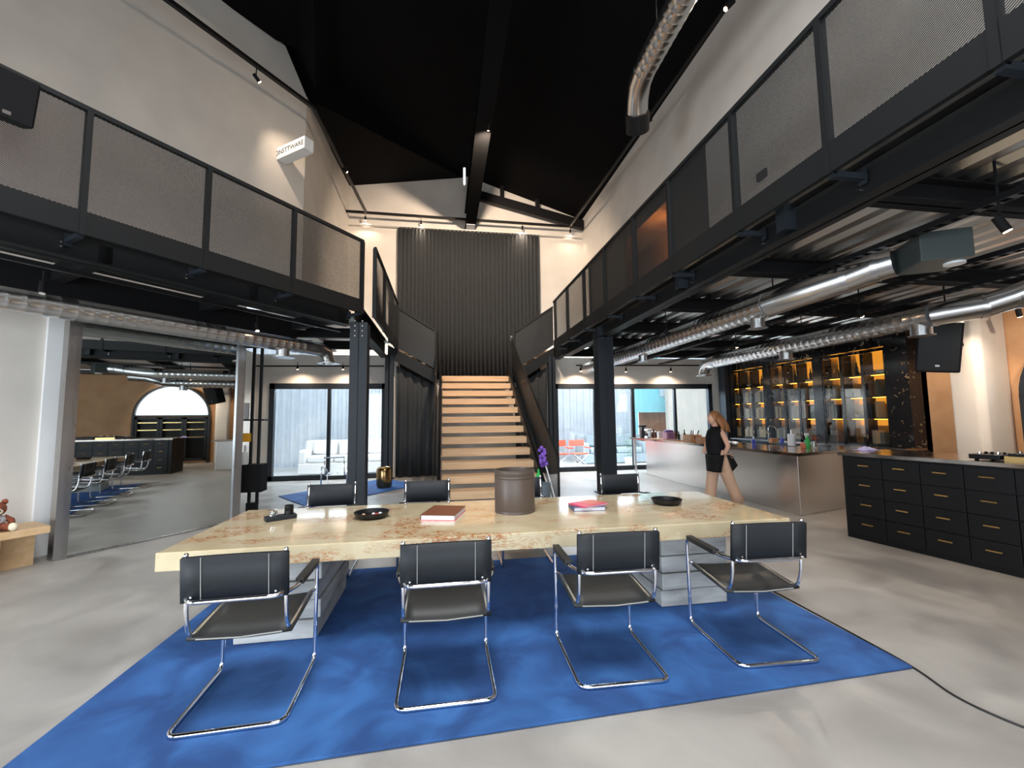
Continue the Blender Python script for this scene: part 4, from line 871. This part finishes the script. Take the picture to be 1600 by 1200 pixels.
MB().tube([(x2, 9.55, 2.95), (x2, 9.8, 2.93), (x2-.0, 9.95, 2.82), (x2, 10.0, 2.66)], [R2, R2, R2*.95, R2*.9], 24).cyl((x2, 10.0, 2.66), (x2, 10.0, 2.645), .2, n=24).build('down_elbow', 'galvanised', d2, smooth='auto')
e3 = [(x2, 4.75, 2.95), (x2+.08, 4.58, 2.96), (x2+.26, 4.35, 2.98), (x2+.4, 4.1, 3.05), (x2+.5, 3.8, 3.14), (x2+.55, 3.3, 3.17)]
MB().tube(e3, R2, 24).build('elbow', 'galvanised', d2, smooth='auto')
for c, d in ((e3[0], (0, 1, 0)), (e3[2], (.6, -.6, 0)), (e3[3], (.7, -.5, 0))): collar(c, d, R2, d2)
for y in (4.9, 7.3): MB().cyl((x2, y, 2.88), (x2, y, 2.70), .12, n=24).cyl((x2, y, 2.70), (x2, y, 2.69), .15, n=24).build('branch_outlet', 'galvanised', d2, smooth='auto')
d3 = thing('ventilation_duct', 'spiral steel duct under the left mezzanine ending in a round diffuser', 'duct', (-3, 6.8, 2.87))
A0 = LC+MN*(-.50)+V(0, 0, 2.89); R3 = .125
def dl(s, z=0): return A0+LU*s+V(0, 0, z)
spiral([dl(.45), dl(9)], R3, 'pipe', d3)
MB().tube([dl(.45), dl(.2), dl(.06, -.05), dl(.0, -.22)], [R3, R3, R3*.96, R3*.9], 24).lathe([(.02, 0), (.2, 0), (.2, .012), (.1, .02)], dl(0, -.235), 24).build('down_elbow', 'galvanised', d3, smooth='auto')
MB().cyl(dl(.92, -.08), dl(.92, -.22), .10, n=24).lathe([(.02, 0), (.19, 0), (.19, .012), (.1, .02)], dl(.92, -.235), 24).build('branch_outlet', 'galvanised', d3, smooth='auto')
d4 = thing('ventilation_duct', 'large bright spiral duct high under the roof on the right', 'duct', (3.1, 5, 7))
spiral([(2.96, 2.2, 7.0), (3.08, 5.75, 7.0)], .175, 'pipe', d4)
MB().tube([(3.08, 5.75, 7.0), (3.12, 6.0, 6.99), (3.2, 6.25, 6.92), (3.27, 6.42, 6.82)], .175, 24).build('elbow', 'galvanised', d4, smooth='auto')
MB().tube([(3.27, 6.42, 6.82), (3.38, 6.65, 6.65)], .2, 24).build('end_piece', 'black_satin', d4, smooth='auto')
for y in (3.2, 5.2): MB().cyl((3.0, y, 7.19), (3.0, y, 8.95), .006, n=6).build('hanger_wire', 'bolt_zinc', d4)

# ================================================================== track rails and spotlights
def track(pts, lab, r=.05, nm='track_rail'):
    t = thing(nm, lab, 'track', pts[0])
    for a, b in zip(pts, pts[1:]):
        m_ = MB().bar(a, b, r, r*.9); m_.build('rail', 'black_satin', t)
    L = (Vector(pts[-1])-Vector(pts[0])).length; n = max(2, int(L/1.8)); return t
ZK = 8.0
P1 = at(262, 0, z=7.7); P2 = at(490, 168, z=7.85); P3 = at(572, 332, z=8.0); P4 = at(890, 354, z=8.0); P0 = at(540, 330, z=8.0)
track([P1+(P1-P2).normalized()*2.5, P1, P2, P3], 'black light track hanging along the upper left wall', .07)
track([P0, P4], 'black light track hanging across the far end of the hall', .07)
P5 = at(1137, 0, z=7.6)
track([(4.12, 3.0, 7.6), (4.12, 10.0, 7.8), P4], 'black light track hanging along the upper right wall', .07)
def lamp(p, d, lab, lit=True, s=1, up=.1, power=0, ang=60, group=None):
    p = Vector(p); d = Vector(d).normalized(); t = thing('spotlight', lab, 'spotlight', p+V(0, 0, up), group)
    h = .09*s; r = .026*s
    MB().cyl(p-d*h, p+d*h*.2, r, n=14).build('lamp_head', 'black_matte', t, smooth='auto')
    MB().cyl(p-d*h*.5, p-d*h*.5+V(0, 0, up+h*.5), .008*s, n=6).build('stem', 'black_matte', t)
    MB().cyl(p+d*h*.21, p+d*(h*.21+.006), r*.82, n=12).build('lens', 'lamp_glow' if lit else 'chrome', t)
    if power: spot('spotlight_beam', p+d*(h*.3+.02), p+d*3, power, ang=ang)
    return t
UG = 'spotlights on the upper tracks'
lamp(at(404, 126, z=7.55), (.5, .45, -.6), 'lit spotlight over the upper left wall, above the hanging sign', True, 1.2, .12, 130, 105)
lamp(at(541, 268, z=7.75), (.75, .35, -.55), 'lit spotlight at the far part of the left wall track', True, 1.2, .12, 130, 105)
lamp(at(763, 202, z=7.7), (.0, .9, -.45), 'lit spotlight hanging in the dark middle of the roof', True, 1.0, .12, 1700, 125)
lamp(at(1136, 12, z=7.45), (-.6, .2, -.6), 'lit spotlight on the right wall track at the top edge', True, 1.4, .12, 170, 130)
lamp(at(1010, 192, z=7.45), (-.75, .3, -.5), 'lit spotlight beside the black end of the high duct', True, 1.3, .12, 170, 130)
for (px, py), nm in zip(((571, 343), (658, 350), (816, 358), (891, 363)), ('leftmost', 'second from left', 'third from left', 'rightmost')):
    lamp(at(px, py, z=7.86), (0, .35, -1), 'small black spotlight on the far cross track, %s of four' % nm, nm in ('leftmost', 'second from left'), 1.1, .12, 22, 140, UG)
# under the mezzanines
track([at(400, 572, y=11.9), at(600, 572, y=11.9)], 'thin black light track above the left yard window', .04)
track([at(900, 571, y=11.9), at(1108, 571, y=11.9)], 'thin black light track above the right yard window', .04)
for (px, py), nm in zip(((465, 576), (536, 576)), ('left', 'right')): lamp(at(px, py, y=11.9), (0, .2, -1), 'black spotlight above the left yard window, the %s one' % nm, True, 1.0, .08, 34, 150, 'spotlights above the yard windows')
for (px, py), nm in zip(((907, 579), (978, 580), (1048, 580)), ('left', 'middle', 'right')): lamp(at(px, py, y=11.9), (0, .2, -1), 'black spotlight above the right yard window, the %s one' % nm, True, 1.0, .08, 70, 150, 'spotlights above the yard windows')
def tray(x, y0, y1, z, lab):
    t = thing('cable_tray', lab, 'cable tray', (x, y0, z)); m_ = MB(); y = y0
    m_.b2((x-.05, y0, z), (x-.04, y1, z+.05)).b2((x+.04, y0, z), (x+.05, y1, z+.05))
    while y < y1: m_.b2((x-.04, y, z), (x+.04, y+.05, z+.006)); y += .11
    m_.build('perforated_channel', 'black_satin', t); return t
tray(4.32, 1.0, 11.8, 3.25, 'perforated black cable tray above the nearer duct')
tray(5.35, 1.0, 11.8, 3.12, 'perforated black cable tray between the two bar ducts')
tray(6.45, 1.0, 11.8, 3.15, 'perforated black cable tray beside the farther duct')
mz = [((1571, 357), (.3, -.2, -.8), True, 35, 'lit spotlight under the deck at the far right edge'), ((1346, 492), (.6, .2, -.7), True, 35, 'lit spotlight between the two bar ducts'),
      ((1360, 539), (.8, .3, -.5), True, 50, 'lit spotlight in front of the nearest bar cabinet'), ((1151, 541), (.4, .3, -1), True, 30, 'small lit spotlight over the island counter'),
      ((1211, 488), (.0, -.2, -1), False, 0, 'unlit black spotlight at the branch of the nearer duct'), ((1042, 525), (0, -.2, -1), False, 0, 'unlit black spotlight half way along the nearer duct'),
      ((958, 557), (0, -.2, -1), False, 0, 'unlit black spotlight right of the front column'), ((1130, 566), (.2, 0, -1), False, 0, 'unlit black spotlight at the far end of the farther duct'),
      ((1255, 533), (.3, 0, -1), False, 0, 'unlit black spotlight on the farther duct, left of the cabinets'), ((1480, 490), (.4, 0, -1), False, 0, 'unlit black spotlight above the tilted loudspeaker'),
      ((1593, 492), (.6, .2, -1), True, 0, 'lit black spotlight before the orange wall at right')]
for (px, py), d, lit, pw, lab in mz: lamp(at(px, py, z=3.05), d, lab, lit, 1.25, .50, pw, 80)
# lamps that wash the bar wall, pillar and orange wall
for p, q, e, a in (((7.9, 5.2, 3.2), (8.9, 5.9, .9), 130, 90), ((7.4, 3.6, 3.2), (9.3, 4.8, 1.6), 220, 100), ((8.0, 6.6, 3.25), (9.2, 6.4, 1.0), 90, 80), ((6.1, 8.6, 3.2), (5.6, 8.0, 0), 130, 90), ((4.7, 5.6, 3.2), (4.4, 4.8, 0), 110, 100), ((4.7, 2.2, 3.2), (4.3, 2.2, 0), 60, 100), ((7.2, 4.8, 3.2), (6.4, 4.6, 1.0), 90, 90)):
    spot('ceiling_spot_beam', p, q, e, ang=a)
lamp(at(66, 455, z=2.98), (.2, -.3, -1), 'unlit black spotlight above the left duct near the frame edge', False, 1.2, .12)
lamp(at(402, 515, z=3.0), (.2, -.2, -1), 'black spotlight above the left duct beside the mirror top', True, 1.1, .12)

# ================================================================== loudspeakers and sign
def speaker(c, rot, w, d, h, lab, arm=None):
    t = thing('loudspeaker', lab, 'loudspeaker', c); R4 = Matrix.Translation(Vector(c)) @ rot
    def bx(p, s): 
        m_ = MB(); m_.box((0, 0, 0), s); 
        for v in m_.bm.verts: v.co = R4 @ (v.co+Vector(p))
        return m_
    bx((0, 0, 0), (w, d, h)).build('cabinet', 'black_matte', t, bevel=.02)
    bx((0, -d/2-.004, 0), (w*.9, .008, h*.92)).build('grille', 'black_satin', t)
    bx((0, -d/2-.010, -h*.36), (.05, .006, .03)).build('badge', 'bolt_zinc', t)
    bx((w*.3, d/2+.03, -h*.3), (.06, .1, .06)).build('bracket', 'black_satin', t)
    if arm: MB().bar(Vector(c), arm, .05, .05).build('wall_arm', 'black_satin', t)
    return t
sc = at(1467, 547, z=2.72)
speaker((7.92, 5.60, 2.68), Matrix.Rotation(-.95, 4, 'Z') @ Matrix.Rotation(.22, 4, 'X') @ Matrix.Rotation(.12, 4, 'Y'), .52, .36, .80, 'big black loudspeaker hanging tilted by the pale pillar', (8.61, 5.75, 2.75))
speaker(atp(8, 150, (LC+MN*.5)[:2], (LC+MN*.5+LU)[:2]), Matrix.Rotation(.9, 4, 'Z') @ Matrix.Rotation(.35, 4, 'X'), .34, .3, .40, 'black loudspeaker clamped on the left railing at the frame edge')
# white box sign at the corner of the upper left wall
sp0 = V(-3.22, 8.44, 6.66)
sg = thing('sign_box', 'white projecting box sign with dark lettering, upper left wall', 'sign', sp0)
u = MN.normalized(); L = .80; nrm = -MU.normalized(); H = .24; base = sp0
MB().extr([base, base+u*L, base+u*L-nrm*.2, base-nrm*.2], (0, 0, H)).build('box_body', 'white_plastic', sg, bevel=.01)
cu = bpy.data.curves.new('lettering', 'FONT'); cu.body = 'DNSTTWARE'; cu.size = .135; cu.extrude = .002; cu.align_x = 'CENTER'; cu.align_y = 'CENTER'
to = bpy.data.objects.new('lettering', cu); COL.objects.link(to)
zc = base+u*(L*.46)+nrm*.004+V(0, 0, H*.5)
rm = Matrix((u, V(0, 0, 1), nrm)).transposed().to_4x4()
to.matrix_world = Matrix.Translation(zc) @ rm; bpy.context.view_layer.update()
dg = bpy.context.evaluated_depsgraph_get(); me = bpy.data.meshes.new_from_object(to.evaluated_get(dg)); mwx = to.matrix_world.copy()
bpy.data.objects.remove(to); lo = bpy.data.objects.new('lettering', me); COL.objects.link(lo); me.transform(Matrix.Translation(-sg.location) @ mwx); lo.parent = sg; me.materials.clear(); me.materials.append(M['ink'])

# ================================================================== the woman
wo = V(4.82, 6.98, 0)            # she walks towards -x, her left side to the camera
pe = thing('person', 'person in black tunic and beige trousers walking by the counter, hand on hip', 'person', wo)
def skin(verts, edges, name, mt, par, sub=2, root=0):
    me = bpy.data.meshes.new(name); me.from_pydata([tuple(v[0]) for v in verts], edges, []); me.materials.append(M[mt])
    o = bpy.data.objects.new(name, me); COL.objects.link(o)
    m_ = o.modifiers.new('skin', 'SKIN'); m_.use_smooth_shade = True
    for i, v in enumerate(verts):
        r = v[1] if isinstance(v[1], tuple) else (v[1], v[1]); me.skin_vertices[0].data[i].radius = r; me.skin_vertices[0].data[i].use_root = (i == root)
    s = o.modifiers.new('sub', 'SUBSURF'); s.levels = sub; s.render_levels = sub
    bpy.context.view_layer.update(); dg = bpy.context.evaluated_depsgraph_get(); m2 = bpy.data.meshes.new_from_object(o.evaluated_get(dg))
    bpy.data.objects.remove(o); n = bpy.data.objects.new(name, m2); COL.objects.link(n); n.parent = par
    for p in m2.polygons: p.use_smooth = True
    return n
# local frame: x = backwards (she faces -x), y = away from camera, z up; height 1.55
B = [((.03, 0, .80), .115), ((.0, 0, .92), .105), ((-.01, 0, 1.06), .10), ((.02, 0, 1.20), .105), ((.03, 0, 1.285), .055), ((.0, 0, 1.34), .045), ((-.02, 0, 1.43), .075), ((-.02, 0, 1.50), .06),
     # near leg (left), trailing
     ((.06, -.07, .76), .085), ((.16, -.08, .42), .06), ((.30, -.08, .09), .036), ((.20, -.09, .035), .03),
     # far leg, ahead
     ((.02, .07, .76), .085), ((-.06, .07, .42), .06), ((-.10, .07, .09), .036), ((-.22, .06, .03), .028),
     # near arm on the hip
     ((.03, -.13, 1.235), .052), ((.02, -.175, 1.20), .046), ((.055, -.245, 1.0), .040), ((.02, -.19, .885), .030), ((.05, -.165, .86), .026),
     # far arm
     ((.02, .14, 1.23), .05), ((-.03, .20, 1.02), .036), ((-.12, .17, .86), .026)]
E_ = [(0, 1), (1, 2), (2, 3), (3, 4), (4, 5), (5, 6), (6, 7), (0, 8), (8, 9), (9, 10), (10, 11), (0, 12), (12, 13), (13, 14), (14, 15), (3, 16), (16, 17), (17, 18), (18, 19), (19, 20), (3, 21), (21, 22), (22, 23)]
skin(B, E_, 'body', 'skin', pe)
# hand with five fingers spread over the back of the hip
hv = [((.04, -.165, .875), (.026, .014)), ((.085, -.16, .845), (.030, .013))]; he = [(0, 1)]
for k, (a, L_) in enumerate(((-.55, .075), (-.2, .085), (.15, .085), (.5, .07))):
    i = len(hv); dx = math.cos(a); dz = math.sin(a)-.25
    hv += [((.105+.012*dx, -.16, .845+.014*(k-1.5)), .0095), ((.105+dx*L_*.6, -.162, .845+.014*(k-1.5)+dz*L_*.6), .009), ((.105+dx*L_, -.156, .845+.014*(k-1.5)+dz*L_), .0075)]
    he += [(1, i), (i, i+1), (i+1, i+2)]
i = len(hv); hv += [((.05, -.165, .84), .011), ((.045, -.158, .80), .009)]; he += [(0, i), (i, i+1)]
skin(hv, he, 'hand', 'skin', pe, 2)
def loft(rings, name, mt, par, n=24, off=wo, th=.006):
    m_ = MB(); rr = []
    for (cx, cy, z, rx_, ry_) in rings: rr.append([m_.bm.verts.new((off.x+cx+rx_*math.cos(a*2*PI/n), off.y+cy+ry_*math.sin(a*2*PI/n), z)) for a in range(n)])
    for a, b in zip(rr, rr[1:]):
        for i in range(n): m_.bm.faces.new((a[i], a[(i+1) % n], b[(i+1) % n], b[i]))
    o = m_.build(name, mt, par, smooth=True); s = o.modifiers.new('thickness', 'SOLIDIFY'); s.thickness = th; s.offset = 1; return o
# sleeveless tunic, open at the side over the near hip: front and back tails
loft([(.03, 0, 1.315, .062, .062), (.03, 0, 1.285, .085, .11), (.02, 0, 1.25, .115, .165), (.01, 0, 1.14, .155, .165), (.0, 0, 1.02, .150, .150), (.02, 0, .90, .155, .150), (.03, 0, .82, .16, .155)], 'tunic', 'black_matte', pe)
def tail(x0, x1, y_s, zb0, zb1, nm):
    m_ = MB(); r_ = []
    for k in range(7):
        t_ = k/6; z = .86+(zb0-.86)*t_; z2 = .86+(zb1-.86)*t_
        r_.append([m_.bm.verts.new(wo+V(a, b, c)) for a, b, c in ((x0[0]+(x0[1]-x0[0])*t_, -.215, z), (x1[0]+(x1[1]-x1[0])*t_, -.13-.03*t_, z2), (x1[0]+(x1[1]-x1[0])*t_+.02*t_, .08, z2), (x0[0]+(x0[1]-x0[0])*t_, .17, z))])
    for a, b in zip(r_, r_[1:]):
        for i in range(3): m_.bm.faces.new((a[i], a[i+1], b[i+1], b[i]))
    o = m_.build(nm, 'black_matte', pe, smooth=True); s = o.modifiers.new('thickness', 'SOLIDIFY'); s.thickness = .012
tail((.05, .14), (.19, .27), -1, .60, .68, 'tunic_tail')
tail((.0, -.07), (-.15, -.16), -1, .58, .58, 'tunic_tail')
# wide trousers
def leg(p, nm):
    m_ = MB(); m_.tube([wo+V(*q[:3]) for q in p], [q[3] for q in p], 16); return m_.build(nm, 'trouser_cloth', pe, smooth=True)
leg([(.03, -.06, .93, .10), (.05, -.075, .78, .118), (.10, -.08, .60, .105), (.17, -.08, .40, .09), (.25, -.08, .22, .088), (.315, -.08, .07, .10)], 'trouser_leg')
leg([(.02, .06, .93, .10), (.02, .07, .78, .115), (-.02, .07, .60, .10), (-.06, .07, .40, .088), (-.09, .07, .22, .088), (-.12, .07, .06, .10)], 'trouser_leg')
for c in ((.24, -.09), (-.18, .07)): MB().ball((wo.x+c[0], wo.y+c[1], .035), .05, 1.9, .8, .7).build('shoe', 'crate_wood', pe, smooth=True)
# face (turned to the left and slightly away), hair
hd = wo+V(-.02, 0, 1.455)
MB().ball(hd+V(-.01, 0, 0), .088, 1.0, .84, 1.18, 20).build('head', 'skin', pe, smooth=True)
MB().ball(hd+V(-.098, -.005, -.005), .016, 1.1, .8, 1.4).build('nose', 'skin', pe, smooth=True)
for s in (-1, 1):
    MB().ball(hd+V(-.080, s*.034, .018), .011).build('eye', 'eye_white', pe, smooth=True); MB().ball(hd+V(-.0895, s*.035, .018), .005).build('iris', 'ink', pe, smooth=True)
    MB().ball(hd+V(.005, s*.076, -.002), .02, .7, .4, 1.2).build('ear', 'skin', pe, smooth=True)
MB().ball(hd+V(-.086, 0, -.048), .016, .5, 1.3, .45).build('mouth', 'lips', pe, smooth=True)
hm = MB(); hm.ball(hd+V(.022, 0, .022), .103, 1.0, .95, 1.05, 20)
rh = random.Random(3)
for k in range(44):
    a = rh.uniform(-1.9, 1.9); c0 = hd+V(.03+.075*math.cos(a), .085*math.sin(a), .05)
    m1 = c0+V(.045*math.cos(a)+.02, .03*math.sin(a), -.10+rh.uniform(-.01, .02)); m2 = m1+V(.045+rh.uniform(-.02, .02), .01*math.sin(a), -.09); m3 = m2+V(.01+rh.uniform(-.03, .03), 0, -.08)
    hm.tube([c0, m1, m2, m3], [.03, .032, .026, .010], 7)
hm.build('hair', 'hair', pe, smooth=True)

pe.scale = (1.07, 1.07, 1.07)

jp = at(1192, 274, x=4.72)
tag(MB().b2((4.68, jp.y-.09, jp.z-.06), (4.72, jp.y+.09, jp.z+.06)).build('junction_box', 'black_satin'), 'small dark junction box on the upper right wall behind the mesh', 'junction box')
